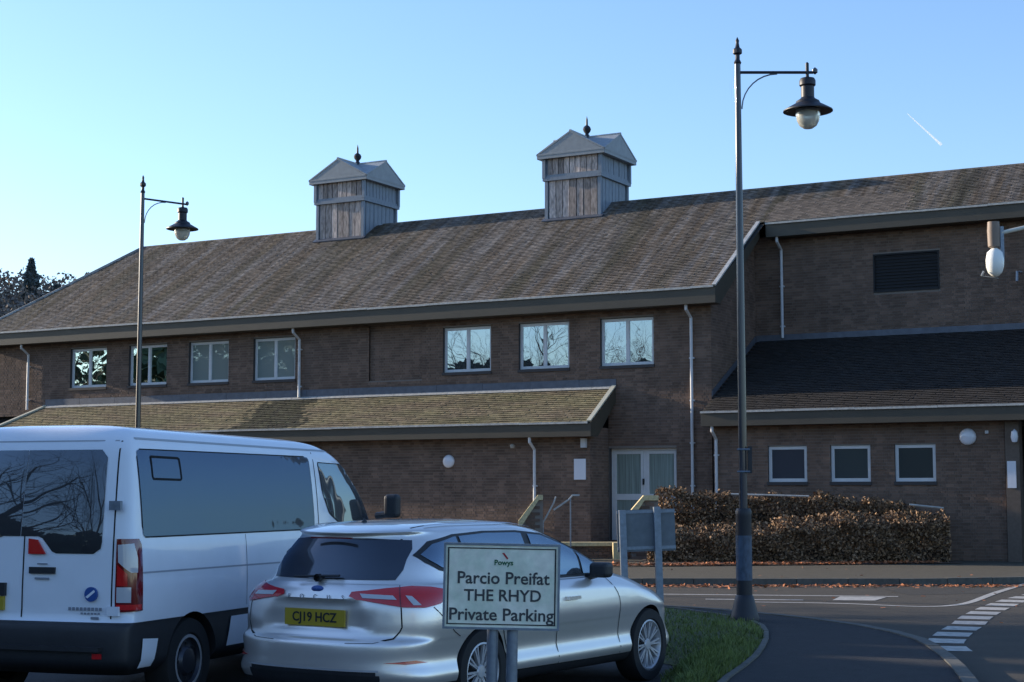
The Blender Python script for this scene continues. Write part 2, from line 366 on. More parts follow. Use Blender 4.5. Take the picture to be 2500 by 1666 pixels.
brick_budget = []
def brick_wall(x0, x1, z0, ztop, y, holes=(), indiv=None, axis='x', sgn=-1):
    """courses of bricks (outer face at y, mortar backing 8 mm behind). ztop may be a function of x. axis 'y': wall runs along y at x=y-arg"""
    b = MB(); P = .075; base = MB(); zt = ztop if callable(ztop) else (lambda x: ztop)
    def vtx(u, dep, z): return (u, y-sgn*dep, z) if axis == 'x' else (y-sgn*dep, u, z)
    # backing split round holes by columns
    us = sorted({x0, x1, *[h[0] for h in holes], *[h[1] for h in holes]}); us = [u for u in us if x0 <= u <= x1]
    for a, c in zip(us, us[1:]):
        mid = (a+c)/2; hs = sorted([(h[2], h[3]) for h in holes if h[0] < mid < h[1]]); z = z0; seg = []
        for h0, h1 in hs: seg.append((z, h0, z, h0)); z = h1
        seg.append((z, zt(a), z, zt(c)))
        for p0, p1, q0, q1 in seg:
            if p1 > p0 or q1 > q0: base.quad([vtx(a,.008,p0), vtx(c,.008,q0), vtx(c,.008,q1), vtx(a,.008,p1)])
    row = 0; z = z0; ind = []
    while z < max(zt(x0), zt(x1))-.02:
        pat = [.225, .1125]; u = x0 + (0 if row % 2 else -.17); k = row
        while u < x1:
            L = pat[k % 2]; k += 1; a, c = u+.005, u+L-.005; u += L
            a, c = max(a, x0), min(c, x1); top = min(z+.065, zt((a+c)/2)-.002)
            if c-a < .02 or top < z+.02: continue
            if L < .2: tn = random.choice((.05,.2,.35,.55,.7))
            else: tn = random.uniform(.2, 1.0)
            pieces = [(a, c)]
            for h in holes:
                if h[2] < z+.06 and h[3] > z+.005:
                    np_ = []
                    for p, q in pieces:
                        if q <= h[0] or p >= h[1]: np_.append((p, q)); continue
                        if p < h[0]-.02: np_.append((p, h[0]))
                        if q > h[1]+.02: np_.append((h[1], q))
                    pieces = np_
            for p, q in pieces:
                j = random.uniform(-.002, .002)
                if indiv and len(ind)+len(brick_budget) < 300 and indiv[0] < p and q < indiv[1] and indiv[2] < z < indiv[3] and abs(q-p-(L-.01)) < .001:
                    ind.append((p, z, L, j, tn)); continue
                vs = [vtx(p,j,z), vtx(q,j,z), vtx(q,j,top), vtx(p,j,top), vtx(p,.02,z), vtx(q,.02,z), vtx(q,.02,top), vtx(p,.02,top)]
                b.add(vs, [(0,1,2,3),(0,4,5,1),(1,5,6,2),(2,6,7,3),(3,7,4,0)], 0, tn)
        row += 1; z += P
    wall = base.build('wall', M_mortar, bld)
    # solid body behind so that the wall has thickness
    b.build('brick_courses', M_brick, wall, kind='stuff')
    for p, zz, L, j, tn in ind:
        key = 'long' if L > .2 else 'short'
        if key not in BR:
            s = MB(); s.box((0, 0, 0), (L-.01, .02, .065)); me = s.build('brick', M_brick); BR[key] = me.data; bpy.data.objects.remove(me)
        o = link('brick', BR[key], wall); o.location = (p, y+j, zz); brick_budget.append(1)
    return wall
BR = {}

W_UP = [(-20.36,-18.80),(-17.87,-16.31),(-15.43,-13.87),(-12.92,-11.36),(-6.21,-4.65),(-3.77,-2.21),(-1.28,.28)]
uh = [(a, c, 5.03, 6.33) for a, c in W_UP]
# main upper wall, and the stretch round the door
brick_wall(-24.0, -1.05, 4.2, 6.62, 0, uh + [(-8.72,-6.9,4.9,6.5)])
brick_wall(-1.05, 1.9, .3, 6.62, 0, [uh[6], (-1.03,.91,.45,2.86)])
brick_wall(-8.72, -6.9, 4.9, 6.5, .06)                      # recessed blind panel
brick_wall(-22.5, -1.05, .3, 3.18, -1.1)                     # wall under the lean-to roof
brick_wall(-1.1, 0, .3, 3.4, -1.05, axis='y', sgn=1)
brick_wall(2.1, 9.35, .1, 3.45, -.4, [(3.55,4.56,1.93,2.85),(5.16,6.16,1.93,2.85),(6.75,7.74,1.93,2.85)], indiv=(8.0,9.3,.6,2.9))
brick_wall(-.4, 0, .1, 3.5, 2.1, axis='y', sgn=1) if False else None
brick_wall(1.9, 12.5, 5.6, 8.72, 3.27, [(5.24,7.0,7.0,8.03)])
brick_wall(0, 3.27, 3.3, lambda u: 6.62+.639*u, 1.9, axis='y', sgn=1)
brick_wall(.02, 3.2, .1, 3.4, 9.35, axis='y', sgn=1)         # porch return
# solid cores (give the walls their thickness and keep light out)
core = MB()
core.box((-23.98,.25,0),(1.88,3.0,6.6)); core.box((-23.9,3.0,0),(1.85,9.5,6.6)); core.box((1.86,3.45,0),(12.4,9.5,6.59)); core.box((1.9,3.45,6.6),(12.5,8,8.6)); core.box((-23.98,-.85,0),(-1.3,.25,3.1)); core.box((2.15,.2,0),(9.3,3.4,3.3))
core.build('inner_core', M_int, bld)
b = MB(); b.prism([(12.42,-.4,.1),(12.42,10,.1),(12.42,10,6.6),(12.42,4.9,10.2),(12.42,3.0,8.9),(12.42,3.0,5.6),(12.42,-.4,3.5)], (.08,0,0)); b.build('end_wall', M_brick, bld)
b = MB(); b.box((-24.0,.0,.1),(-23.97,9.8,6.6)); b.build('end_wall', M_brick, bld)
# plinth fill between openings depth: reveals
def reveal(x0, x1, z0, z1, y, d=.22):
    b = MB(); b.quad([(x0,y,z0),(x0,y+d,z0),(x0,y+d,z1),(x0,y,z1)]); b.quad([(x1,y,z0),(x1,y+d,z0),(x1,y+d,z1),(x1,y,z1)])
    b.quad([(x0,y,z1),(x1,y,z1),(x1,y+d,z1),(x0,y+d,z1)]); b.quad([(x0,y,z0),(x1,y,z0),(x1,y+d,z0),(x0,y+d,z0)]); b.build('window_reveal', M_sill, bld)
def window(x0, x1, z0, z1, y, panes=2, gm=M_glass, inset=.09, curtain=False):
    reveal(x0, x1, z0, z1, y+.002, .28); fy = y+inset; f = MB(); t = .065
    f.box((x0+.006,fy,z0+.03),(x1-.006,fy+.06,z0+.03+t)); f.box((x0+.006,fy,z1-t-.006),(x1-.006,fy+.06,z1-.006))
    zz0, zz1 = z0+.03+t, z1-t-.006
    f.box((x0+.006,fy,zz0),(x0+t,fy+.06,zz1)); f.box((x1-t,fy,zz0),(x1-.006,fy+.06,zz1))
    xs = [x0+t]
    for k in range(1, panes):
        xm = x0+(x1-x0)*k/panes; f.box((xm-.04,fy-.008,zz0),(xm+.04,fy+.055,zz1)); xs += [xm-.04, xm+.04]
    xs.append(x1-t); fr = f.build('window', M_frame, bld)
    for k in range(0, len(xs), 2):
        tilt = random.uniform(-.006,.006); tz = random.uniform(-.004,.004)
        p = MB(); p.prism([(xs[k],fy+.02+tilt,zz0),(xs[k+1],fy+.02-tilt,zz0),(xs[k+1],fy+.02-tilt+tz,zz1),(xs[k],fy+.02+tilt+tz,zz1)], (0,.006,0)); p.build('pane', gm, fr)
        s = MB(); w_ = .018                                    # opening sash
        for q0, q1 in (((xs[k],zz0),(xs[k+1],zz0+w_)),((xs[k],zz1-w_),(xs[k+1],zz1)),((xs[k],zz0+w_),(xs[k]+w_,zz1-w_)),((xs[k+1]-w_,zz0+w_),(xs[k+1],zz1-w_))):
            s.box((q0[0],fy+.004,q0[1]),(q1[0],fy+.034,q1[1]))
        s.build('sash', M_frame, fr)
    sl_ = MB(); sl_.box((x0-.02,y-.035,z0-.055),(x1+.02,y+inset,z0+.028)); sl_.build('sill', M_sill, fr)
M_gw = [glass('wing_glass_a', (.8,.85,.9), .07, dark=(.03,.032,.045)), glass('wing_glass_b', (.8,.9,.9), .14, dark=(.035,.045,.045), bumpy=.3), glass('wing_glass_c', (.8,.85,.9), .10, dark=(.02,.026,.024), bumpy=.3)]
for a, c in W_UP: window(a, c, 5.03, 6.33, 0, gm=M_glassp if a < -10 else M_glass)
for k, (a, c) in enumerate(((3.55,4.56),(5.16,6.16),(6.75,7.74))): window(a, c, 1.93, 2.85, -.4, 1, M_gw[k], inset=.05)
M_curt = mat('curtained_glass', (.20, .25, .225), .5, coat=1., var=.5, scale=2.5, stretch=(5, 5, .12))
# glazed double door with curtains
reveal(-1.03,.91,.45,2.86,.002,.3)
d = MB(); y0 = .16
for q in ((-1.03,.45,-.96,2.86),(.84,.45,.91,2.86),(-.96,2.79,.84,2.86),(-.96,.45,.84,.53),(-.11,.53,-.01,2.79)): d.box((q[0],y0,q[1]),(q[2],y0+.08,q[3]))
dr = d.build('door_frame', M_frame, bld)
for xa, xb in ((-.96,-.11),(-.01,.84)):
    lf = MB(); t = .07
    for q in ((xa+.004,.535,xa+t,2.785),(xb-t,.535,xb-.004,2.785),(xa+t,2.71,xb-t,2.785),(xa+t,.535,xb-t,.66),(xa+t,1.5,xb-t,1.66)): lf.box((q[0],y0-.012,q[1]),(q[2],y0+.05,q[3]))
    o = lf.build('door_leaf', M_frame, bld)
    for za, zb in ((.66,1.5),(1.66,2.71)):
        p = MB(); p.box((xa+t,y0+.015,za),(xb-t,y0+.022,zb)); p.build('pane', M_curt, o)
h = MB(); h.box((-.12,y0-.05,1.9),(-.08,y0-.013,2.06)); h.build('door_handle', M_dark, bld)
# curtains seen through the door
# louvre panel high on the recessed wall
lv = MB(); lv.box((5.24,3.3,7.0),(7.0,3.4,8.03)); L0 = lv.build('louvre', M_dark, bld)
for k in range(12):
    s = MB(); z = 7.03+k*.083; s.prism([(5.28,3.27,z),(6.96,3.27,z),(6.96,3.31,z+.07),(5.28,3.31,z+.07)], (0,.008,0)); s.build('slat', M_dark, L0)
f = MB()
for q in ((5.24,7.0,7.0,7.04),(5.24,7.99,7.0,8.03),(5.24,7.04,5.28,7.99),(6.96,7.04,7.0,7.99)): f.box((q[0],3.25,q[1]),(q[2],3.3,q[3]))
f.build('louvre_frame', M_dark, L0)

# ---- roofs
tile_budget = []
def tiled(name, x0, x1, y0, z0, y1, z1, clip, mtl, indiv=None, stain=None, gx=.165, gy=.105):
    """plain tiles in courses on the plane from eave (y0,z0) to top (y1,z1); clip(x, t) keeps a tile"""
    dy, dz = y1-y0, z1-z0; S = math.hypot(dy, dz); ey, ez = dy/S, dz/S; ny, nz = -ez, ey
    base_pts = clip('poly'); bb = MB(); bb.quad([(x, y0+ey*s-ny*.03, z0+ez*s-nz*.03) for x, s in base_pts]); 
    roof = bb.build(name, M_under, bld)
    rows = int(S/gy); P = []; T = []; ind = []; MI = []
    for r_ in range(rows+1):
        s0 = r_*gy; off = (gx/2 if r_ % 2 else 0)+random.uniform(-.004,.004); nx = int((x1-x0)/gx)+1; s1 = min(s0+gy*1.25, S)
        for k in range(nx):
            xa = x0+off+k*gx; xb = xa+gx-.004
            if not clip((xa+xb)/2, s0+gy*.5): continue
            l0 = .026+random.uniform(0,.010); l1 = .007; tw = random.uniform(-.004,.004); tn = random.random()
            if indiv and indiv(xa, s0) and len(tile_budget)+len(ind) < 300: ind.append((xa, s0)); continue
            def pt(x, s, h): return (x, y0+ey*s+ny*h, z0+ez*s+nz*h)
            A_, B2, C_, D_ = pt(xa,s0,l0+tw), pt(xb,s0,l0-tw), pt(xb,s1,l1), pt(xa,s1,l1)
            a0, b0 = pt(xa,s0,l0+tw-.013), pt(xb,s0,l0-tw-.013)
            if stain is not None:
                q_ = abs(xa-stain-.25*math.sin(s0*4)+.35*(S-s0)*.5) - (.75+.25*(S-s0)); MI += [1 if q_+random.gauss(0,.13) < 0 else 0]*3
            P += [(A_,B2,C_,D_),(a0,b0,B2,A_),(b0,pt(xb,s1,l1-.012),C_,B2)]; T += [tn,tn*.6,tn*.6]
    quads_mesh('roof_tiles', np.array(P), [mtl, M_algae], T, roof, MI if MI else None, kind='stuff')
    if ind:
        s = MB(); ang = math.atan2(dz, dy); s.box((0,0,0),(gx-.004,gy*1.25,.013)); me = s.build('tile', mtl); dat = me.data; bpy.data.objects.remove(me)
        for xa, s0 in ind:
            o = link('roof_tile', dat, roof); o.location = (xa, y0+ey*s0+ny*.015, z0+ez*s0+nz*.015); o.rotation_euler = (ang-R(5)+random.uniform(-.02,.02), random.uniform(-.03,.03), 0); tile_budget.append(1)
    return roof
SM = math.hypot(5.4, 3.45)
HIPX, RX = -24.43, -21.73
su = SM*(3.27/5.4)
def clip_main(x, s=None):
    if x == 'poly': return [(HIPX,0),(2.2,0),(2.38,su),(12.5,su),(12.5,SM),(RX,SM)]
    if s > SM-.05 or x < HIPX+(RX-HIPX)*s/SM+.06: return False
    return (x < 2.2 if s < su else x < 12.5)
roof = tiled('roof', HIPX, 12.5, -.5, 6.95, 4.9, 10.4, clip_main, M_tile, indiv=lambda x, s: 2.3 < x < 6.2 and su < s < su+1.4)
rb = MB()   # hip end and rear slope
rb.quad([(HIPX,-.5,6.93),(RX,4.9,10.38),(HIPX,10.3,6.93)]); rb.quad([(RX,4.9,10.38),(12.5,4.9,10.38),(12.5,10.3,6.93),(HIPX,10.3,6.93)]); rb.quad([(12.5,-.3,6.6),(12.5,4.9,10.38),(12.5,10.3,6.93)])
rb.build('rear_roof_slope', M_tile, bld)
rt = MB()
for k in range(int((12.5-RX)/.33)):
    x = RX+k*.33; 
    if -13.6 < x+.15 < -11.65 or -5.15 < x+.15 < -3.15: continue
    rt.tube([(x,4.9,10.36),(x+.325,4.9,10.36)], .085, 8, tone=random.random())
rt.build('ridge_tiles', M_tile, roof, kind='stuff')
hp = MB(); nst = 22
for k in range(nst):
    a = Vector((HIPX,-.5,6.93)).lerp(Vector((RX,4.9,10.4)), k/nst); c = Vector((HIPX,-.5,6.93)).lerp(Vector((RX,4.9,10.4)), (k+.97)/nst); hp.tube([a,c], .08, 6, tone=random.random())
hp.build('hip_tiles', mat('hip_tile', (.3,.28,.25), .8, tone=.3), roof, kind='stuff')
# fascias and gutters
def fascia(x0, x1, y, zt, hgt, so_y, zs=None):
    b = MB(); b.box((x0,y,zt-hgt),(x1,y+.03,zt-.012)); b.box((x0,y+.03,zt-hgt),(x1,so_y,zt-hgt+.02)); b.build('fascia', M_fascia, bld)
    g_ = MB(); x = x0
    while x < x1-.1:
        e = min(x+2.0, x1); s_ = random.uniform(-.006,.006); g_.box((x,y-.045,zt-.03+s_),(e-.006,y-.003,zt+.022+s_)); x = e
    g_.build('gutter', M_gutter, bld)
fascia(HIPX, 2.2, -.52, 6.95, .42, .0)
fascia(2.42, 12.5, 2.75, 9.02, .38, 3.27)
v = MB()    # verge up the side of the main roof
v.prism([(2.2,-.52,6.93),(2.2,-.52,6.53),(2.2,-.2,6.53),(2.2,2.75,8.62),(2.2,2.75,9.02)], (.04,0,0)); v.prism([(1.92,-.2,6.535),(2.2,-.2,6.535),(2.2,2.75,8.64),(1.92,2.75,8.64)], (0,0,.02)); v.build('bargeboard', M_fascia, bld)
v = MB(); v.prism([(2.16,-.54,6.96),(2.27,-.54,6.96),(2.27,2.75,9.06),(2.16,2.75,9.06)], (0,-.02,.035)); v.build('verge_capping', M_gutter, bld)
v = MB(); v.prism([(HIPX,-.52,6.53),(HIPX,-.52,6.95),(HIPX,10.3,6.95),(HIPX,10.3,6.53)], (.03,0,0)); v.build('bargeboard', M_fascia, bld)
# lean-to roof over the ground floor
SC_ = math.hypot(1.5, .97)
def clip_can(x, s=None):
    if x == 'poly': return [(-22.9,0),(-.86,0),(-.86,SC_),(-21.4,SC_)]
    return s < SC_-.02 and x < -.93 and x > -22.9+1.5*s/SC_+.1
can = tiled('lean_to_roof', -22.9, -.9, -1.5, 3.5, 0, 4.47, clip_can, M_tile2, stain=-11.3)
fascia(-22.9, -.86, -1.52, 3.5, .36, -1.1)
v = MB(); v.prism([(-.86,-1.52,3.48),(-.86,-1.52,3.14),(-.86,-1.1,3.14),(-.86,0,4.1),(-.86,0,4.46)], (.035,0,0)); v.build('bargeboard', M_fascia, bld)
v = MB(); v.prism([(-.93,-1.53,3.52),(-.81,-1.53,3.52),(-.81,-.002,4.51),(-.93,-.002,4.51)], (0,-.02,.03)); v.build('verge_capping', mat('capping_pale', (.5,.48,.38), .7), bld); v = MB(); v.prism([(-22.93,-1.53,3.5),(-22.8,-1.53,3.5),(-21.35,-.002,4.48),(-21.48,-.002,4.48)], (0,-.02,.05)); v.build('verge_capping', mat('capping_pale', (.5,.48,.38), .7), bld)
v = MB()
x = -21.4
while x < -.8:
    e = min(x+1.5, -.8); v.box((x,-.02,4.45),(e-.008,-.002,4.71+random.uniform(-.008,.008)), tone=random.random()); x = e
v.build('lead_flashing', M_lead, bld)
mk_ = MB()
x = -21.3
while x < -.95: e = min(x+.9, -.95); mk_.prism([(x,-.12,4.425+random.uniform(0,.01)),(e-.01,-.12,4.43),(e-.01,-.021,4.50),(x,-.021,4.50)], (0,-.01,.012)); x = e
mk_.build('flashing_apron', M_gutter, bld)
# wing roof
SW = math.hypot(4.07, 2.12)
def clip_w(x, s=None):
    if x == 'poly': return [(1.93,0),(12.5,0),(12.5,SW),(1.93,SW)]
    return s < SW-.02
wr = tiled('wing_roof', 1.95, 12.4, -.8, 3.72, 3.27, 5.84, clip_w, M_tile3)
fascia(1.93, 12.5, -.82, 3.72, .36, -.4)
v = MB(); v.box((1.93,-.79,3.36),(1.97,-.02,3.6)); v.build('bargeboard', M_fascia, bld)
v = MB(); v.box((1.92,3.245,5.8),(12.5,3.262,6.0)); v.build('lead_flashing', M_lead, bld)
v = MB(); v.prism([(1.905,0,4.15),(1.905,0,4.3),(1.905,3.2,5.98),(1.905,3.2,5.8)], (.015,0,0)); v.build('lead_flashing', M_lead, bld)

# downpipes
def pipe(x, zt, zb, y, yf):
    b = MB(); b.tube([(x,yf,zt),(x,yf,zt-.12),(x,y-.075,zt-.32),(x,y-.075,zb)], .042, 8)
    for z in np.arange(zb+.3, zt-.35, 1.1): b.box((x-.06,y-.09,z),(x+.06,y-.004,z+.04))
    b.build('downpipe', M_pipe, bld, smooth='angle')
pipe(-22.15, 6.53, 4.4, 0, -.4); pipe(-11.15, 6.53, 4.5, 0, -.4); pipe(1.38, 6.53, .45, 0, -.4)
pipe(2.7, 8.64, 5.9, 3.27, 2.85); pipe(-2.65, 3.14, .45, -1.1, -1.45); pipe(2.2, 3.36, .12, -.4, -.75)
# wall fittings
def bulkhead(x, z, y, r_):
    b = MB(); b.lathe([(r_*.98,-.002),(r_,-.03),(r_*.85,-.075),(r_*.5,-.1),(0.001,-.108)], (x,y,z), 20, 'y'); b.build('wall_light', M_wl, bld, smooth=True)
bulkhead(-5.33,2.54,-1.1,.18); bulkhead(8.51,3.0,-.4,.2)
b = MB(); b.box((-1.51,-1.125,2.03),(-1.17,-1.103,2.57)); b.build('notice_plate', M_wl, bld)
b = MB(); b.box((-1.28,-1.2,2.86),(-1.14,-1.1,3.1)); b.build('alarm_box', M_pipe, bld)
b = MB(); b.box((-3.38,-1.18,2.87),(-3.27,-1.1,2.96)); b.lathe([(.001,-.28),(.05,-.25),(.05,-.18)],(-3.3,-1.0,2.93),8,'y'); b.build('sensor', M_gutter, bld)
b = MB(); b.box((8.92,-.46,3.07),(9.0,-.4,3.14)); b.build('sensor', M_pipe, bld)
b = MB(); b.box((9.38,-.5,.1),(9.7,-.15,3.36)); b.build('porch_post', mat('porch_brown', (.12,.09,.07), .8, var=.2), bld)
b = MB(); b.box((9.42,-.53,1.8),(9.62,-.502,2.42)); b.build('notice_plate', M_wl, bld)
b = MB(); b.lathe([(.001,.16),(.07,.1),(.09,-.02),(.06,-.14),(.001,-.17)], (9.62,-.6,3.0), 12); b.box((9.6,-.55,2.97),(9.64,-.5,3.03)); b.build('wall_light', M_wl, bld, smooth='angle')
b = MB(); b.tube([(9.02,3.05,7.05),(9.02,3.1,7.3),(9.1,3.2,7.3)], .035, 6); b.build('flue', M_galv, bld)
b = MB(); b.box((9.4,1.5,.1),(12.4,1.6,3.3)); b.build('porch_back_wall', M_int, bld)

# ---- turrets
def turret(xc):
    W = .89; y0, y1 = 4.1, 6.0; yc = (y0+y1)/2; T_ = MB(); T_.box((xc-W+.03,y0+.03,9.3),(xc+W-.03,y1-.03,11.86)); root = T_.build('roof_turret', M_woodp, bld)
    def boards(y, face, z0, z1, Wd, nb, m, out):
        for k in range(nb):
            a = -Wd+2*Wd*k/nb+.012; c = -Wd+2*Wd*(k+1)/nb-.012; o = random.uniform(0,.012)
            s = MB()
            if face == 'f': s.box((xc+a,y-out-o,z0),(xc+c,y+.02,z1), tone=random.random())
            else: s.box((y-.02,yc+a,z0),(y+out+o,yc+c,z1), tone=random.random())
            s.build('timber_board', m, root)
    boards(y0+.02,'f',9.45,11.1,W-.08,7,M_wood,.03); boards(xc+W-.02,'s',9.45,11.1,W-.08,7,M_woodp,.03)  # side boards darker and bluer than the front: shade painted in
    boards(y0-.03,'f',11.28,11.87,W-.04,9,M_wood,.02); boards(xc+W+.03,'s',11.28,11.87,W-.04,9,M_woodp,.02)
    for sx in (-1,1):
        for yy in (y0,y1): b = MB(); b.box((xc+sx*W-.05,yy-.05,9.4),(xc+sx*W+.05,yy+.05,11.12)); b.build('corner_post', M_woodp, root)
        for yy in (y0-.06,y1+.06): b = MB(); b.box((xc+sx*(W+.06)-.05,yy-.05,11.18),(xc+sx*(W+.06)+.05,yy+.05,11.86)); b.build('corner_post', M_woodp, root)
    b = MB(); b.box((xc-W-.1,y0-.1,11.1),(xc+W+.1,y1+.1,11.2)); b.box((xc-W-.06,y0-.07,11.2),(xc+W+.06,y1+.07,11.28)); b.build('band_rail', M_woodp, root)
    b = MB(); b.box((xc-W-.045,y0-.02,11.2),(xc+W+.02,y1+.02,11.86)); b.build('upper_panel', M_woodp, root)
    # cross gabled roof
    e = 1.15; zt, ze = 12.50, 11.87; r_ = MB(); th = .05
    def gab(px):   # px maps (along, across, z) to coordinates
        for s_ in (-1,1):
            p = [px(-e, s_*e, ze), px(e, s_*e, ze), px(e, 0, zt), px(-e, 0, zt)]; r_.prism(p, (0,0,th))
    gab(lambda a,c,z: (xc+c, yc+a, z)); gab(lambda a,c,z: (xc+a, yc+c, z+.003))
    r_.build('turret_roof', M_slate, root)
    gf = MB()
    for f_ in (-1,1):
        gf.prism([(xc-e+.02,yc+f_*(e-.05),ze-.1),(xc+e-.02,yc+f_*(e-.05),ze-.1),(xc+e-.02,yc+f_*(e-.05),ze),(xc,yc+f_*(e-.05),zt),(xc-e+.02,yc+f_*(e-.05),ze)], (0,.04*f_,0))
        gf.prism([(xc+f_*(e-.05),yc-e+.02,ze-.1),(xc+f_*(e-.05),yc+e-.02,ze-.1),(xc+f_*(e-.05),yc+e-.02,ze),(xc+f_*(e-.05),yc,zt),(xc+f_*(e-.05),yc-e+.02,ze)], (.04*f_,0,0))
    gf.box((xc-e+.06,yc-e+.06,ze-.085),(xc+e-.06,yc+e-.06,ze-.06))
    gf.build('gable', M_slate, root)
    rr = MB(); rr.tube([(xc-e,yc,zt+.05),(xc+e,yc,zt+.05)], .04, 6); rr.tube([(xc,yc-e,zt+.05),(xc,yc+e,zt+.05)], .04, 6); rr.build('ridge_roll', M_gutter, root)
    fn = MB(); fn.lathe([(.09,zt+.02),(.09,zt+.1),(.05,zt+.16),(.11,zt+.24),(.13,zt+.31),(.1,zt+.38),(.035,zt+.43),(.03,zt+.6),(.001,zt+.72)], (xc,yc,0), 10); fn.build('finial', M_lampb, root, smooth='angle')
    fl = MB(); s0 = 6.95+.639*(y0+.5); fl.prism([(xc-W-.12,y0-.14,s0-.05),(xc+W+.12,y0-.14,s0-.05),(xc+W+.12,y0+.0,s0+.05),(xc-W-.12,y0+.0,s0+.05)], (0,-.01,.03)); fl.build('lead_apron', M_lead, root)
turret(-12.65); turret(-4.15)

# ------------------------------------------------------------------ terrace and stair
def wpt(s, y, z=0):
    c, q = math.cos(BZ), math.sin(BZ); return (3.48+s*c-y*q, 43+s*q+y*c, z)
ter = thing('terrace', 'raised stone-edged terrace with brick face in front of the glazed door', 'terrace')
b = MB(); b.prism([(-6,40.2,.08),(2.95,40.2,.08),(*wpt(1.95,-.02)[:2],.08),(*wpt(-10,-.02)[:2],.08)], (0,0,.33)); b.build('slab', M_conc, ter)
b = MB(); b.box((-6,40.05,.40),(2.9,40.5,.49)); b.build('edge_stone', M_stone, ter)
b = MB()
for r_ in range(4):
    x = -6+(.11 if r_%2 else 0)
    while x < 2.8: b.box((x,40.13,.11+r_*.075),(x+.215,40.2,.175+r_*.075), tone=random.random()); x += .225
b.build('brick_courses', M_brick, ter, kind='stuff')
b = MB(); b.box((2.42,39.35,.08),(2.75,39.75,.5)); b.build('end_pier', M_stone, ter)
def flank(xl, label, x0, x1, z0, z1, flat, name='stair_wall'):
    t = thing(name, label, 'wall')
    y0, y1 = 39.3, 39.55
    def top(x): return z0+(z1-z0)*min(1,(x-x0)/(x1-x0))
    b = MB(); b.prism([(x0-.6 if xl else x0,y0+.02,.1),(x1+flat,y0+.02,.1),(x1+flat,y0+.02,z1-.1),(x1,y0+.02,z1-.1),(x0,y0+.02,z0-.12)]+([(x0-.6,y0+.02,z0-.5)] if xl else []), (0,.21,0)); b.build('core', M_mortar, t)
    bb = MB()
    for r_ in range(22):
        z = .11+r_*.075; x = (x0-.6 if xl else x0)+(.11 if r_%2 else 0)
        while x < x1+flat-.2:
            zt = (top(x+.1) if x > x0 else z0-.12-(x0-x)*.62) - .1
            if z+.065 < zt: bb.box((x,y0,z),(x+.215,y0+.03,z+.065), tone=random.random())
            x += .225
    bb.build('brick_courses', M_brick, t, kind='stuff')
    c = MB(); c.prism([(x0,y0-.05,z0-.24),(x0,y0-.05,z0),(x1,y0-.05,z1),(x1+flat,y0-.05,z1),(x1+flat,y0-.05,z1-.12),(x1+.02,y0-.05,z1-.12)][::-1], (0,.34,0)); c.build('coping', M_stone, t)
flank(True, 'sloping brick stair wall with pale stone coping behind the silver car', .15, .62, 1.02, 1.64, .12)
flank(False, 'brick stair wall with pale stone coping at the left end of the hedge', 2.85, 3.15, 1.28, 1.63, .35)
hr = thing('handrail', 'pale metal handrail rising beside the sloping brick stair wall', 'handrail')
b = MB(); b.tube([(.72,39.4,.95),(.82,39.4,1.12),(1.0,39.4,1.45),(1.05,39.4,1.6)], .022, 6); b.build('rail', M_gutter, hr); b = MB(); b.tube([(1.0,39.4,1.28),(1.35,39.4,1.52),(1.45,39.4,1.63),(1.62,39.4,1.63)], .024, 6); b.build('rail', M_gutter, hr)
for x_, z_ in ((.74,1.0),(1.4,1.58)): b = MB(); b.tube([(x_,39.4,.1),(x_,39.4,z_)], .02, 6); b.build('post', M_galv, hr)
hr = thing('handrail', 'long pale handrail just above the top of the brown hedge', 'handrail')
b = MB(); b.tube([(5.3,39.75,1.66),(7.05,39.0,1.61)], .025, 6); b.build('rail', M_gutter, hr); b = MB(); b.tube([(9.2,38.05,1.42),(9.95,37.9,1.34)], .025, 6); b.build('rail', M_gutter, hr)
for x, y, z in ((5.35,39.73,1.64),(7.0,39.02,1.58)): b = MB(); b.tube([(x,y+.2,.1),(x,y+.2,z-.02),(x,y,z)], .015, 6); b.build('post', M_lampb, hr)

# hedges of brown beech
def hedge(label, a, c, depth, z0a, z0b, n, batter=0.):
    t = thing('beech_hedge', label, 'hedge', (a[0], a[1], .12))
    a = np.array(a); c = np.array(c); dv = c-a; Ln = np.linalg.norm(dv); d = dv/Ln; nn = np.array([-d[1], d[0]])
    u = rng.random(n); side = rng.random(n)
    hh = z0a+(z0b-z0a)*u+.045*np.sin(u*31)+.03*np.sin(u*67+2)+.05*np.sin(u*11+1)+.02*np.sin(u*140)
    v = rng.random(n); w_ = rng.random(n)
    front = side < .55; top = side > .8
    dep = np.where(front, rng.normal(0,.05,n)+.04, v*depth); hz = np.where(top, hh+rng.normal(0,.055,n), w_**.85*hh)
    bul = .07*np.sin(u*Ln*2.2)*np.sin(hz*4)+.05*np.sin(u*Ln*5+hz*7)
    dep = dep+np.where(front, bul, 0)
    xy = a+d*(u*Ln)[:,None]+nn*dep[:,None]
    hz = np.where(top, hz+batter*(v-.1), hz)
    C = np.concatenate([xy-[t.location.x, t.location.y], hz[:,None]], 1)
    quads_mesh('foliage', leaves(C, .046), M_beech, rng.random(n)**1.5, t, kind='stuff')
    b = MB(); b.prism([(*(a+nn*.12-[t.location.x,t.location.y]),0),(*(c+nn*.12-[t.location.x,t.location.y]),0),(*(c+nn*(depth-.1)-[t.location.x,t.location.y]),0),(*(a+nn*(depth-.1)-[t.location.x,t.location.y]),0)], (0,0,min(z0a,z0b)-.22)); b.build('shade_core', mat('twig_shade', (.03,.02,.014), 1, var=.4, scale=12), t)  # solid dark core: shade inside the hedge is put into its colour
hedge('tall rear hedge of dry brown beech leaves along the brick wing', (3.5,40.3), (9.35,38.35), .7, 1.52, 1.30, 25000)
hedge('lower front hedge of dry brown beech leaves rising to the right', (3.1,37.6), (9.95,37.35), .9, .50, .98, 30000, .22)

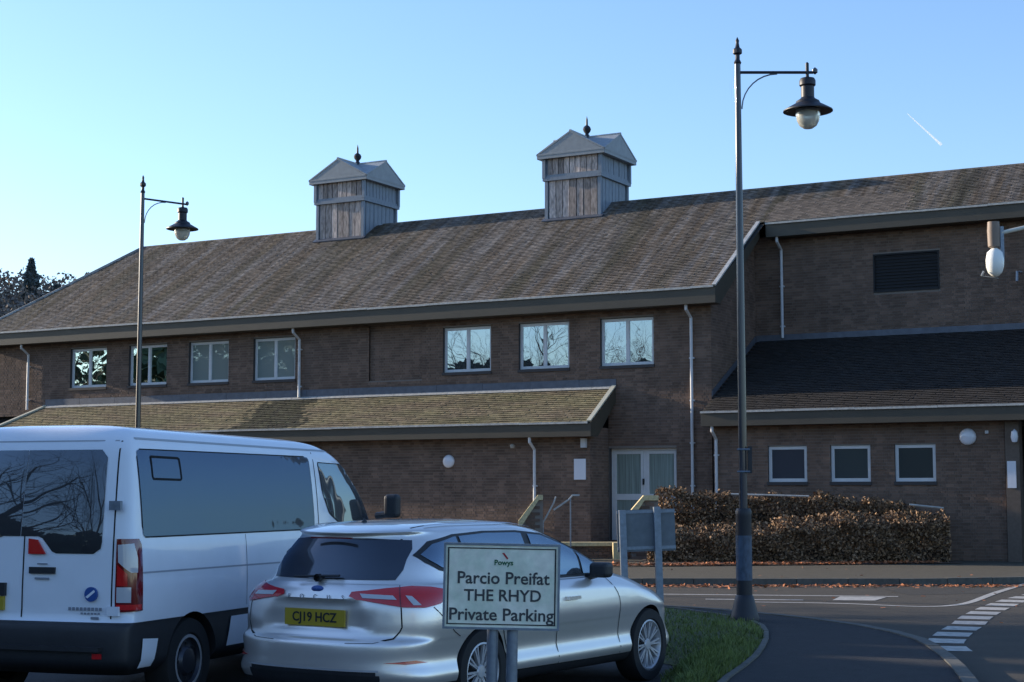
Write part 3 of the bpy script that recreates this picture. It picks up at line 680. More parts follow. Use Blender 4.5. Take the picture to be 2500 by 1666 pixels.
# fallen leaves
n = 2600; x = rng.uniform(2.0, 9.6, n); C = np.stack([x, 35.2+(x-2.9)*.2+np.abs(rng.normal(0,.55,n))-.1*0+.2, .135+.03*rng.random(n)], 1)
n2 = 1300; x2 = 2.2+7.5*rng.random(n2)**1.3; C2 = np.stack([x2, 30.2-np.abs(rng.normal(0,.35,n2)), .016+.01*rng.random(n2)], 1)
n3 = 70; C3 = np.stack([rng.uniform(2.5,9,n3), rng.uniform(21.5,35,n3), np.full(n3,.016)], 1); C3[C3[:,1]>30,2] = .13
C = np.concatenate([C,C2,C3]); quads_mesh('fallen_leaves', leaves(C, .065, flat=True, ar=1.3), M_litter, rng.random(len(C)), kind='stuff')

# ------------------------------------------------------------------ street lamps
def lamp(label, x, y, H, arm_dir, group):
    t = thing('street_lamp', label, 'street lamp', (x, y, .08), 0, group); d = Vector((math.cos(arm_dir), math.sin(arm_dir), 0)); za = H-.47
    b = MB(); b.lathe([(.18,0),(.185,.05),(.17,.1),(.13,.26),(.115,.32),(.1,.34),(.1,1.33),(.105,1.38),(.085,1.42)], seg=18); b.build('base', M_lampb, t, smooth='angle')
    b = MB(); b.lathe([(.1025,.52),(.1025,1.08)], seg=18); b.build('poster', M_sticker, t, smooth=True)
    b = MB(); b.lathe([(.054,1.4),(.052,3.0),(.045,5.0),(.038,H-.35)], seg=14); b.build('pole', M_lamp, t, smooth=True)
    for k, z in enumerate((1.88, 2.16)):
        s = MB(); s.tube([(-.075,-.03,z),(.08,-.075,z)], .012, 5); s.build('clamp', M_galv, t)
    s = MB(); s.box((.06,-.06,1.86),(.11,-.02,2.2)); s.build('bracket', M_lampb, t)
    b = MB(); b.lathe([(.042,H-.36),(.05,H-.34),(.03,H-.3),(.03,H-.24),(.06,H-.22),(.06,H-.17),(.03,H-.14),(.02,H-.08),(.025,H-.05),(.001,H)], seg=10); b.build('finial', M_lampb, t, smooth='angle')
    b = MB(); b.tube([Vector((0,0,za)), d*.98+Vector((0,0,za))], .02, 8)
    b.lathe([(.001,-.05),(.035,-.02),(.035,.02),(.001,.05)], tuple(d*1.0+Vector((0,0,za+.02))), 8); b.build('arm', M_lamp, t, smooth='angle')
    b = MB(); b.tube([Vector((0,0,za-.48))+d*.05]+[Vector((0,0,za-.02-.46*(1-math.sin(q))))+d*(.05+.46*(1-math.cos(q))) for q in np.linspace(.05,math.pi/2,9)], .010, 6); b.build('brace', M_galv, t)
    hd = d*.9
    b = MB(); hz = za
    b.lathe([(.001,hz+.14),(.022,hz+.12),(.022,hz-.05),(.03,hz-.07),(.09,hz-.08),(.105,hz-.11),(.105,hz-.17),(.085,hz-.19),(.085,hz-.33),(.10,hz-.35),(.15,hz-.38),(.16,hz-.41),(.24,hz-.455),(.318,hz-.50),(.32,hz-.515),(.25,hz-.50),(.12,hz-.47)], (hd.x,hd.y,0), 24); b.build('lamp_head', M_lampb, t, smooth='angle')
    b = MB(); b.lathe([(.158,hz-.495),(.158,hz-.55),(.145,hz-.63),(.11,hz-.70),(.06,hz-.735),(.001,hz-.745)], (hd.x,hd.y,0), 20); b.build('glass_bowl', M_bowl, t, smooth=True)
    return t
M_bowl = bpy.data.materials.new('lamp_bowl'); M_bowl.use_nodes = True
_b = M_bowl.node_tree.nodes['Principled BSDF']; _b.inputs['Base Color'].default_value = (.75,.74,.66,1); _b.inputs['Transmission Weight'].default_value = .55; _b.inputs['Roughness'].default_value = .25; _b.inputs['IOR'].default_value = 1.2
G = 'heritage street lamps along the road'
lamp('tall dark heritage street lamp by the grass verge, nearest one, bearing a faded poster', 2.92, 20.75, 7.50, 0, G)
lamp('farther heritage street lamp rising behind the white van roof', -7.27, 31.8, 7.85, R(42), G)
t = thing('street_lamp', 'street lamp with white egg-shaped bowl reaching in at the right edge', 'street lamp', (9.7, 28, 0))
b = MB(); b.lathe([(.09,0),(.07,1.5),(.05,6.9)], seg=12); b.build('pole', M_lamp, t, smooth=True)
b = MB(); b.tube([(0,0,6.40),(-.8,0,6.27),(-1.24,0,6.17)], .035, 8); b.build('arm', mat('arm_white', (.6,.58,.5), .5), t, smooth='angle')
b = MB(); b.box((-1.26,-.03,5.72),(-1.2,.03,6.28)); b.build('bracket', M_galv, t)
b = MB(); b.lathe([(.001,6.37),(.10,6.36),(.11,6.2),(.10,5.93),(.05,5.9)], (-1.37,0,0), 14); b.build('housing', mat('housing_brown', (.22,.16,.12), .6), t, smooth='angle')
b = MB(); b.lathe([(.05,5.9),(.13,5.83),(.155,5.7),(.15,5.58),(.12,5.48),(.06,5.42),(.001,5.4)], (-1.36,0,0), 16); b.build('opal_bowl', mat('opal_white', (.85,.84,.78), .3), t, smooth=True)
b = MB(); b.tube([(-1.6,0,5.42),(-1.56,0,5.5)], .02, 5); b.tube([(-1.6,0,5.42),(-1.3,.02,5.38)], .006, 4); b.build('sensor_arm', M_gutter, t)

# ------------------------------------------------------------------ signs
sg = thing('parking_sign', 'weathered two-post sign reading Parcio Preifat THE RHYD Private Parking', 'sign', (-.08, 9.0, 0), R(-1.5))
sg.rotation_euler = (R(0), R(1.1), R(-1.5))
b = MB()
for x in (-.045, .063):
    s = MB(); s.lathe([(.031,.0),(.031,1.1)], (x,.04,0), 14); s.build('post', M_galv, sg, smooth=True)
b.box((-.312,-.006,.965),(.312,.006,1.415)); bo = b.build('board', M_signf, sg)
f = MB(); W2, Z0, Z1 = .312, .965, 1.415
for q in ((-W2-.006,Z0-.008,W2+.006,Z0+.004),(-W2-.006,Z1-.004,W2+.006,Z1+.008),(-W2-.006,Z0+.004,-W2+.006,Z1-.004),(W2-.006,Z0+.004,W2+.006,Z1-.004)): f.box((q[0],-.012,q[1]),(q[2],.01,q[3]))
f.build('frame', M_galv, sg)
f = MB()
for q in ((-.296,.982,.296,.988),(-.296,1.392,.296,1.398),(-.296,.988,-.288,1.392),(.288,.988,.296,1.392)): f.box((q[0],-.0085,q[1]),(q[2],-.0062,q[3]))
f.build('border_line', M_signb, sg)
RX90 = (R(90), 0, 0)
for s_, z, sz, wx in (('Parcio Preifat', 1.232, .093, 1.0), ('THE RHYD', 1.138, .088, 1.0), ('Private Parking', 1.035, .093, 1.02)):
    text(s_, sz, M_print, sg, (.008 if z>1.1 else .0, -.0075, z), RX90, bold=.0014, sx=wx)
text('Powys', .04, M_green, sg, (.01,-.0075,1.318), RX90, bold=.001)
f = MB(); f.prism([(.0,-.0075,1.37),(.012,-.0075,1.372),(.035,-.0075,1.342),(.028,-.0075,1.336)], (0,.001,0)); f.build('emblem', M_redp, sg)

s2 = thing('sign_back', 'back of a small grey two-post sign between the silver car and the hedge', 'sign', (1.44, 17.4, 0), R(4)); s2.rotation_euler = (0, R(-1.6), R(4))
for x in (-.235, .135):
    s = MB(); s.box((x-.035,-.035,.05),(x+.035,.035,1.545 if x > 0 else 1.52)); s.build('post', M_galv, s2)
b = MB(); b.box((-.29,.04,1.08),(.33,.055,1.52)); b.build('board', mat('sign_back_grey', (.13,.15,.165), .55, var=.15, scale=6), s2)
for z_ in (1.48, 1.1): b = MB(); b.box((-.29,.03,z_),(.33,.039,z_+.033)); b.build('rail', M_galv, s2)

# ------------------------------------------------------------------ vehicles
def ring(yr, yf, w_, z, lr=.35, lf=.5, n_=2.6, wp=None, nf=2.4):
    """half outline from rear centre to front centre; z list of (y,z); wp list of (y, width factor)"""
    pts = []; Nr, Ns, Nf = 16, 30, 14
    for k in range(Nr):
        a = math.pi/2*k/Nr; pts.append((w_*math.sin(a)**(2/n_), yr+lr-lr*math.cos(a)**(2/n_)))
    for k in range(Ns): pts.append((w_, yr+lr+(yf-lf-yr-lr)*k/Ns))
    for k in range(Nf+1):
        a = math.pi/2*k/Nf; pts.append((w_*max(0,math.cos(a))**(2/nf), yf-lf+lf*math.sin(a)**(2/nf)))
    zy = [q[0] for q in z]; zz = [q[1] for q in z]; out = []
    for x, y in pts:
        f = np.interp(y, [q[0] for q in wp], [q[1] for q in wp]) if wp else 1
        out.append((x*f, y, float(np.interp(y, zy, zz))))
    return np.array(out)
def shell(name, rings, mats, parent, sub=4, tweak=None, matf=None, wheels=(), wr=.36, wx=.55):
    P = []; Rg = [rings[0]]+list(rings)+[rings[-1]]
    for i in range(1, len(Rg)-2):
        for k in range(sub):
            t = k/sub; P.append(.5*((2*Rg[i])+(-Rg[i-1]+Rg[i+1])*t+(2*Rg[i-1]-5*Rg[i]+4*Rg[i+1]-Rg[i+2])*t*t+(-Rg[i-1]+3*Rg[i]-3*Rg[i+1]+Rg[i+2])*t**3))
    P.append(rings[-1]); P = [p.copy() for p in P]
    if tweak: P = [tweak(p) for p in P]
    n = len(P[0]); m = 2*n-2; vs = []
    for p in P:
        full = list(p) + [(-q[0], q[1], q[2]) for q in p[-2:0:-1]]
        vs += [tuple(q) for q in full]
    b = MB()
    fs = [(i*m+k, i*m+(k+1)%m, (i+1)*m+(k+1)%m, (i+1)*m+k) for i in range(len(P)-1) for k in range(m)]
    last = (len(P)-1)*m
    for base, flip in ((0, True), (last, False)):
        for k in range(n-1):
            a, c = k, k+1; ma = (m-k) % m; mc = m-k-1
            f = [base+a, base+c, base+mc, base+ma]
            f = list(dict.fromkeys(f))
            if len(f) > 2: fs.append(tuple(f[::-1] if flip else f))
    b.add(vs, fs)
    o = b.build(name, mats, parent, smooth=True)
    import bmesh
    bm = bmesh.new(); bm.from_mesh(o.data); bmesh.ops.remove_doubles(bm, verts=bm.verts, dist=.0004); bmesh.ops.recalc_face_normals(bm, faces=bm.faces); bm.to_mesh(o.data); bm.free()
    bvh = BVHTree.FromPolygons([v_.co.copy() for v_ in o.data.vertices], [tuple(p.vertices) for p in o.data.polygons])
    if wheels:
        cutters = []
        for wy, wz in wheels:
            for sx in (1,-1):
                c = MB(); c.lathe([(.001,wx*sx),(wr,wx*sx),(wr,1.3*sx),(.001,1.3*sx)], (0,wy,wz), 40, 'x'); co = c.build('cut', M_plas, parent)
                bm = bmesh.new(); bm.from_mesh(co.data); bmesh.ops.remove_doubles(bm, verts=bm.verts, dist=.003); bmesh.ops.recalc_face_normals(bm, faces=bm.faces); bm.to_mesh(co.data); bm.free()
                md = o.modifiers.new('c', 'BOOLEAN'); md.operation = 'DIFFERENCE'; md.solver = 'EXACT'; md.object = co; cutters.append(co)
        bpy.context.view_layer.update(); ev = o.evaluated_get(bpy.context.evaluated_depsgraph_get()); me = bpy.data.meshes.new_from_object(ev)
        o.modifiers.clear(); me.materials.clear()
        for q in mats: me.materials.append(q)
        o.data = me
        for c in cutters: bpy.data.objects.remove(c)
    for p in o.data.polygons:
        c = p.center; mi = matf(c, p.normal) if matf else 0
        for wy, wz in wheels:
            if all(math.hypot(o.data.vertices[i].co.y-wy, o.data.vertices[i].co.z-wz) < wr+.003 and abs(o.data.vertices[i].co.x) > wx-.01 for i in p.vertices): mi = 1; p.use_smooth = False
        p.material_index = min(mi, len(mats)-1); p.use_smooth = True
    if wheels: o.data.set_sharp_from_angle(angle=R(40))
    return o, bvh
def cdt(poly, step):
    xs = [p[0] for p in poly]; ys = [p[1] for p in poly]; V = []; E = []
    n = len(poly); bp = []
    for i in range(n):
        a, c = poly[i], poly[(i+1)%n]; k = max(1, int(math.dist(a, c)/step)); bp += [(a[0]+(c[0]-a[0])*j/k, a[1]+(c[1]-a[1])*j/k) for j in range(k)]
    V = [Vector(p) for p in bp]; m = len(V); E = [(i,(i+1)%m) for i in range(m)]
    for x in np.arange(min(xs)+step/2, max(xs), step):
        for y in np.arange(min(ys)+step/2, max(ys), step): V.append(Vector((x,y)))
    r_ = delaunay_2d_cdt(V, E, [list(range(m))], 1, 1e-5); return r_[0], r_[2]
def rayf(bvh, kind):
    def side(u, v, s=1):
        h = bvh.ray_cast(Vector((3*s,u,v)), Vector((-s,0,0))); return h[0], h[1]
    def rear(u, v, s=1):
        h = bvh.ray_cast(Vector((u*s,-4,v)), Vector((0,1,0))); return h[0], h[1]
    def front(u, v, s=1):
        h = bvh.ray_cast(Vector((u*s,8,v)), Vector((0,-1,0))); return h[0], h[1]
    def top(u, v, s=1):
        h = bvh.ray_cast(Vector((u*s,v,5)), Vector((0,0,-1))); return h[0], h[1]
    return dict(side=side, rear=rear, front=front, top=top)[kind]
def corner(bvh, cx, cy):
    def f(u, v, s=1):    # u in degrees: 0 = straight back, 90 = to the side
        a = R(u); d = Vector((math.sin(a)*s, -math.cos(a), 0)); h = bvh.ray_cast(Vector((cx*s,cy,v))+d*3, -d); return h[0], h[1]
    return f
def patch(name, m, parent, fn, poly, off=.004, step=.05, s=1, scale_u=1., kind=None):
    """a skin piece laid over the body shape; its rim is turned back into the body"""
    vs, fs = cdt([(p[0]*scale_u, p[1]) for p in poly], step); P = []; ok = []
    for v_ in vs:
        co, no = fn(v_.x/scale_u, v_.y, s)
        if co is None: P.append((0,0,0)); ok.append(False); continue
        if no.dot(co-Vector((0,co.y*.9,.8))) < 0: no = -no
        P.append(co+no*off); ok.append(True)
    b = MB(); b.add(P, [tuple(f) for f in fs if all(ok[i] for i in f)])
    o = b.build(name, m, parent, smooth=True); return o
def line(name, m, parent, fn, pts, wd=.012, off=.003, s=1, n=14, scale_u=1.):
    pts = [(p[0]*scale_u, p[1]) for p in pts]; L = resample(pts, n); b = MB(); prev = None
    for i, p in enumerate(L):
        a = Vector(L[max(0,i-1)]); c = Vector(L[min(n-1,i+1)]); d = (c-a).normalized(); nn = Vector((-d.y,d.x))*wd/2; row = []
        for q in (Vector(p)+nn, Vector(p)-nn):
            co, no = fn(q.x/scale_u, q.y, s)
            if co is None: row = None; break
            if no.dot(co-Vector((0,co.y*.9,.8))) < 0: no = -no
            row.append(co+no*off)
        if row and prev: b.quad([prev[0], prev[1], row[1], row[0]])
        prev = row
    return b.build(name, m, parent, smooth=True)
def wheel(parent, x, y, r_, wd, rimr, style, s):
    b = MB(); o_ = s
    b.lathe([(rimr*.98,-wd*.42*s),(rimr+.01,-wd*.5*s),(r_*.97,-wd*.48*s),(r_,-wd*.36*s),(r_,wd*.36*s),(r_*.97,wd*.48*s),(rimr+.012,wd*.5*s),(rimr,wd*.44*s)], (0,0,0), 36, 'x')
    w_ = b.build('wheel', M_rub, parent, smooth='angle'); w_.location = (x,y,r_)
    rm = MB()
    rm.lathe([(rimr,wd*.44*s),(rimr-.012,wd*.46*s),(rimr-.022,wd*.40*s),(rimr-.03,-.02*s)], (0,0,0), 36, 'x')
    if style == 'alloy':
        for k in range(10):
            a = 2*math.pi*k/10+.1
            for da in (-.10,.10):
                p0 = (math.cos(a+da*.4)*.05, math.sin(a+da*.4)*.05); p1 = (math.cos(a+da)*(rimr-.012), math.sin(a+da)*(rimr-.012)); dd = Vector((-math.sin(a),math.cos(a)))*.008
                rm.prism([(wd*.36*s,p0[0]-dd.x,p0[1]-dd.y),(wd*.42*s,p1[0]-dd.x,p1[1]-dd.y),(wd*.42*s,p1[0]+dd.x,p1[1]+dd.y),(wd*.36*s,p0[0]+dd.x,p0[1]+dd.y)], (-.025*s,0,0))
        rm.lathe([(.001,wd*.40*s),(.045,wd*.39*s),(.055,wd*.34*s)], (0,0,0), 16, 'x')
        rm.build('rim', M_alloy, w_, smooth='angle')
        dk = MB(); dk.lathe([(.001,.0),(rimr-.02,.0)], (0,0,0), 24, 'x'); dk.build('brake_disc', M_plas, w_)
    else:
        rm.lathe([(rimr-.02,wd*.40*s),(rimr-.03,wd*.30*s),(.12,wd*.34*s),(.10,wd*.46*s),(.05,wd*.50*s),(.001,wd*.50*s)], (0,0,0), 30, 'x')
        rm.build('rim', M_steelw, w_, smooth='angle')
        tr = MB(); tr.lathe([(rimr-.004,wd*.46*s),(rimr-.028,wd*.455*s)], (0,0,0), 30, 'x'); tr.build('rim_ring', M_alloy, w_, smooth=True)
        hb = MB()
        for k in range(8): a = 2*math.pi*k/8; hb.box((wd*.34*s-.01,math.cos(a)*.14-.012,math.sin(a)*.14-.012),(wd*.34*s+.012,math.cos(a)*.14+.012,math.sin(a)*.14+.012))
        hb.build('wheel_nuts', M_plas, w_)

# ---- silver estate car
car = thing('parked_car', 'silver estate car parked behind the private parking sign', 'car', (-.973, 13.265, 0), -R(33))
fl = lambda z: [(-1.2,z),(4,z)]
wpc = [(-1.1,.99),(-.3,1.0),(2.2,1.0),(3.0,.985),(3.7,.95)]
cr = [
 ring(-.80,3.40,.76,fl(.20),.3,.4,2.4,wpc), ring(-.97,3.56,.85,fl(.235),.38,.6,2.4,wpc), ring(-1.03,3.62,.912,fl(.34),.40,.75,2.5,wpc),
 ring(-1.04,3.64,.880,fl(.46),.42,.85,2.5,wpc), ring(-1.035,3.63,.896,fl(.585),.42,.9,2.5,wpc), ring(-.975,3.60,.906,fl(.635),.42,.9,2.5,wpc),
 ring(-.965,3.56,.918,[(-1,.74),(2.6,.72),(3.6,.66)],.42,.9,2.5,wpc), ring(-.955,3.45,.904,[(-1,.865),(2.4,.83),(3.0,.78),(3.5,.70)],.42,1.0,2.5,wpc),
 ring(-.925,3.3,.885,[(-1,.965),(-.3,.93),(1.9,.90),(2.7,.86),(3.4,.74)],.45,1.1,2.4,wpc),
 ring(-.885,3.0,.83,[(-1,1.01),(0,1.0),(1.2,.965),(1.9,.965),(2.6,.925),(3.0,.87)],.5,.9,2.3,wpc), ring(-.86,2.52,.785,[(-1,1.035),(0,1.03),(1.3,.99),(2.5,1.0)],.5,.6,2.3,wpc,2.8),
 ring(-.79,2.12,.735,[(-1,1.19),(0,1.19),(1.6,1.17),(2.1,1.18)],.52,.7,2.3,None,2.8), ring(-.70,1.66,.665,[(-1,1.345),(0,1.372),(.9,1.37),(1.66,1.335)],.55,.75,2.2,[(-.7,.95),(.2,1),(1.2,.98),(1.7,.97)],2.8),
 ring(-.745,1.42,.60,[(-1,1.384),(0,1.428),(.8,1.43),(1.4,1.398)],.5,.7,2.2,[(-.7,.97),(.2,1),(1.4,.97)],2.8), ring(-.60,1.18,.48,[(-1,1.415),(0,1.462),(.7,1.465),(1.2,1.44)],.45,.6,2.2,None,2.6), ring(-.42,.9,.25,[(-1,1.435),(0,1.478),(.7,1.48),(.9,1.47)],.35,.4,2.1)]
def car_tw(p):
    p = p.copy()
    x, y, z = p[:,0], p[:,1], p[:,2]
    hw = .33+(.9-z)*.55
    k = np.clip((hw+.05-x)/.05,0,1)*np.clip((z-.66)/.03,0,1)*np.clip((.905-z)/.03,0,1)*(y < -.8)
    p[:,1] = y+.03*k; return p
body, bvh = shell('body', cr, [M_silver, M_plas], car, 5, car_tw, lambda c, n_: 1 if c.z < .30 or (c.z < .36 and c.y < -.7 and abs(c.x) < .62) else 0, [(0,.33),(2.70,.33)], .355)
sd, re, fo, tp = (rayf(bvh, k) for k in ('side','rear','front','top')); cn = corner(bvh, .45, -.45)
DLO = [(-.50,1.225),(-.36,1.30),(-.09,1.352),(.33,1.372),(.80,1.368),(1.20,1.335),(1.55,1.24),(1.88,1.11),(2.10,1.00),(1.33,1.005),(.5,1.04),(-.1,1.085),(-.36,1.13),(-.45,1.18)]
rimp = [(-.55,1.225),(-.38,1.325),(-.09,1.374),(.33,1.392),(.82,1.388),(1.24,1.355),(1.60,1.26),(1.94,1.12),(2.19,.985),(1.33,.982),(.5,1.015),(-.1,1.06),(-.39,1.11),(-.50,1.17)]
for s_ in (1,-1):
    patch('window_surround', M_plas, car, sd, rimp, .004, .04, s_)
    def cut(y0, y1):
        out = []; n_ = len(DLO)
        for i in range(n_):
            a, c = DLO[i], DLO[(i+1)%n_]
            if y0 <= a[0] <= y1: out.append(a)
            ts = sorted([((yy-a[0])/(c[0]-a[0]), yy) for yy in (y0,y1) if (a[0]-yy)*(c[0]-yy) < 0])
            out += [(yy, a[1]+(c[1]-a[1])*t_) for t_, yy in ts]
        return out
    for y0, y1 in ((-1,-.06),(-.02,.88),(.98,1.66),(1.70,2.2)): patch('side_window', M_glassc, car, sd, cut(y0,y1), .011, .04, s_)
    line('door_gap', M_gap, car, sd, [(1.02,.99),(1.08,.80),(1.1,.5),(1.1,.30)], .010, .002, s_)
    line('door_gap', M_gap, car, sd, [(.0,1.05),(.02,.9),(.22,.72),(.34,.5),(.36,.30)], .010, .002, s_)
    line('door_gap', M_gap, car, sd, [(2.0,.95),(2.12,.8),(2.14,.5),(2.14,.3)], .010, .002, s_)
    line('sill_gap', M_gap, car, sd, [(.40,.298),(2.28,.285)], .012, .002, s_)
    for hy in (.22, 1.22):
        co, no = sd(hy+.09, .82, s_); hb = MB(); hb.box((-.018,-.095,-.014),(.018,.095,.014)); o = hb.build('door_handle', M_silver, car); o.location = co+Vector((s_*.02,0,0))
        patch('handle_recess', M_plas, car, sd, [(hy,.80),(hy+.18,.80),(hy+.18,.83),(hy,.83)], .002, .05, s_)
    # tail lamp wrapping round the corner
    patch('tail_lamp', M_red, car, cn, [(-15,.958),(20,.985),(48,1.0),(70,.992),(88,.972),(95,.957),(88,.925),(74,.875),(58,.852),(38,.855),(12,.885),(-8,.905),(-16,.925)], .010, .03, s_, .008)
    patch('lamp_stripe', M_clear, car, cn, [(-6,.945),(28,.935),(32,.905),(-2,.915)], .014, .03, s_, .008)
    patch('lamp_stripe', M_clear, car, cn, [(40,.935),(46,.93),(54,.868),(47,.868)], .014, .03, s_, .008)
    line('lamp_gap', M_redd, car, cn, [(34,1.0),(36,.855)], .008, .015, s_, 8, .008)
    patch('reflector', M_red, car, cn, [(22,.455),(48,.475),(60,.455),(40,.445)], .013, .03, s_, .008)
    line('tailgate_gap', M_gap, car, cn, [(36,.855),(37,.70),(30,.63),(12,.598)], .010, .003, s_, 12, .008)
    line('tailgate_gap', M_gap, car, re, [(.0,.592),(.3,.592),(.56,.60)], .010, .004, s_, 10)
    line('bumper_gap', M_gap, car, cn, [(66,.855),(80,.76),(96,.66),(106,.62)], .007, .002, s_, 10, .008)
    line('roof_gap', M_gap, car, tp, [(.50,-.55),(.53,.1),(.53,1.1)], .014, .002, s_, 14)
    # mirror
    mb = MB(); mb.box((-.09,-.06,-.06),(.09,.08,.07)); o = mb.build('door_mirror', M_plas, car); o.location = (s_*.94,1.74,1.03)
    bv = o.modifiers.new('b','BEVEL'); bv.width = .035; bv.segments = 3
    mc = MB(); mc.tube([(s_*.80,1.75,.97),(s_*.93,1.70,1.0)], .03, 8); mc.build('mirror_arm', M_plas, car)
patch('rear_window', M_glassr, car, re, [(-.585,1.045),(.585,1.045),(.61,1.12),(.595,1.27),(.56,1.335),(.3,1.350),(-.3,1.350),(-.56,1.335),(-.595,1.27),(-.61,1.12)], .004, .06)
patch('windscreen', M_glassc, car, fo, [(-.66,1.03),(.66,1.03),(.57,1.35),(-.57,1.35)], .004, .08)
b = MB(); b.box((-.2,-.765,1.348),(.2,-.745,1.358)); b.build('brake_light', M_redd, car)
b = MB(); b.tube([(-.25,-.885,1.06),(.18,-.875,1.075)], .010, 6); b.lathe([(.03,-.02),(.03,.02),(.001,.025)], (-.02,-.885,1.055), 10, 'y'); b.build('rear_wiper', M_plas, car)
co, no = re(0,.77); py = co.y; tp = rayf(bvh, 'top')
b = MB(); b.box((-.29,py-.018,.70),(.29,py-.002,.825)); b.build('number_plate', M_yel, car)
text('CJ19 HCZ', .098, M_signb, car, (0,py-.020,.762), RX90, bold=.002, sx=1.02)
co, no = re(0,.975); b = MB(); b.lathe([(.001,-.012),(.026,-.010),(.03,.004)], (0,0,0), 20, 'y'); o = b.build('badge', M_blue, car, smooth=True); o.location = co; o.scale = (2.0,1,.85)
for k, ch in enumerate('FOCUS'): co, no = re(-.26+k*.13,.915); text(ch, .05, M_grey, car, (-.26+k*.13, co.y-.004, .915), RX90)
line('crease', M_plas, car, re, [(-.60,.372),(.60,.372)], .03, .004, 1, 10)
line('bumper_trim', M_alloy, car, re, [(-.62,.395),(.62,.395)], .014, .006, 1, 12)
b = MB(); b.lathe([(.001,1.50),(.02,1.475),(.03,1.455)], (0,-.35,0), 8); b.build('aerial', M_plas, car)
for s_ in (1,-1):
    for wy in (0, 2.70): wheel(car, s_*.80, wy, .325, .215, .225, 'alloy', s_)
for s_ in (1,-1):
    line('roof_rail', M_alloy, car, tp, [(.545,-.3),(.56,.1),(.56,.8),(.545,1.2)], .018, .012, s_, 20)

# ---- white minibus
van = thing('parked_minibus', 'white high-roofed minibus parked at the left with a black rear bumper', 'minibus', (-3.526, 13.727, 0), -R(19))
vr = [ring(-.80,4.3,.86,fl(.30),.15,.4,5,None,3), ring(-.99,4.48,.975,fl(.38),.16,.6,5,None,3), ring(-1.02,4.53,.995,fl(.50),.16,.6,5,None,3), ring(-1.01,4.54,.995,fl(.68),.16,.6,5,None,3),
 ring(-.95,4.52,.998,fl(.735),.16,.6,5,None,3), ring(-.945,4.48,1.0,[(-1,.95),(3.5,.95),(4.5,.93)],.16,.8,5,None,3), ring(-.94,4.42,.995,[(-1,1.12),(3.3,1.12),(4.4,1.05)],.16,.8,5,None,3),
 ring(-.935,4.30,.985,[(-1,1.27),(3.2,1.27),(4.3,1.16)],.16,.8,5,None,3), ring(-.93,4.05,.97,[(-1,1.38),(3.2,1.38),(4.0,1.32)],.16,.7,5,None,3), ring(-.90,3.72,.945,fl(1.65),.16,.55,5,None,3.2),
 ring(-.865,3.40,.91,[(-1,1.93),(4,1.90)],.16,.5,5,None,3.2), ring(-.84,3.22,.88,[(-1,2.06),(2.4,2.05),(3.3,2.02)],.17,.5,5,None,3.2), ring(-.80,3.05,.83,[(-1,2.15),(2.4,2.13),(3.1,2.10)],.18,.5,4,None,3),
 ring(-.74,2.85,.74,[(-1,2.205),(2.3,2.185),(3,2.15)],.2,.5,3.5,None,3), ring(-.6,2.6,.5,[(-1,2.235),(2.3,2.215)],.2,.5,3), ring(-.4,2.3,.25,[(-1,2.245),(2.3,2.23)],.2,.4,3)]
def vmat(c, n_):
    if c.z < .715 and (c.y < -.86 or abs(c.x) > .9): return 1
    return 1 if c.z < .45 else 0
vbody, vb = shell('body', vr, [M_white, M_plas], van, 4, None, vmat, [(0,.34),(3.68,.34)], .40, .6)
sd, re, fo, tp = (rayf(vb, k) for k in ('side','rear','front','top')); cn = corner(vb, .8, -.75)
def rrect(x0, x1, z0, z1, r_=.05, n_=4):
    out = []
    for cx, cz, a0 in ((x1-r_,z1-r_,0),(x0+r_,z1-r_,90),(x0+r_,z0+r_,180),(x1-r_,z0+r_,270)):
        out += [(cx+r_*math.cos(R(a0+90*k/n_)), cz+r_*math.sin(R(a0+90*k/n_))) for k in range(n_+1)]
    return out
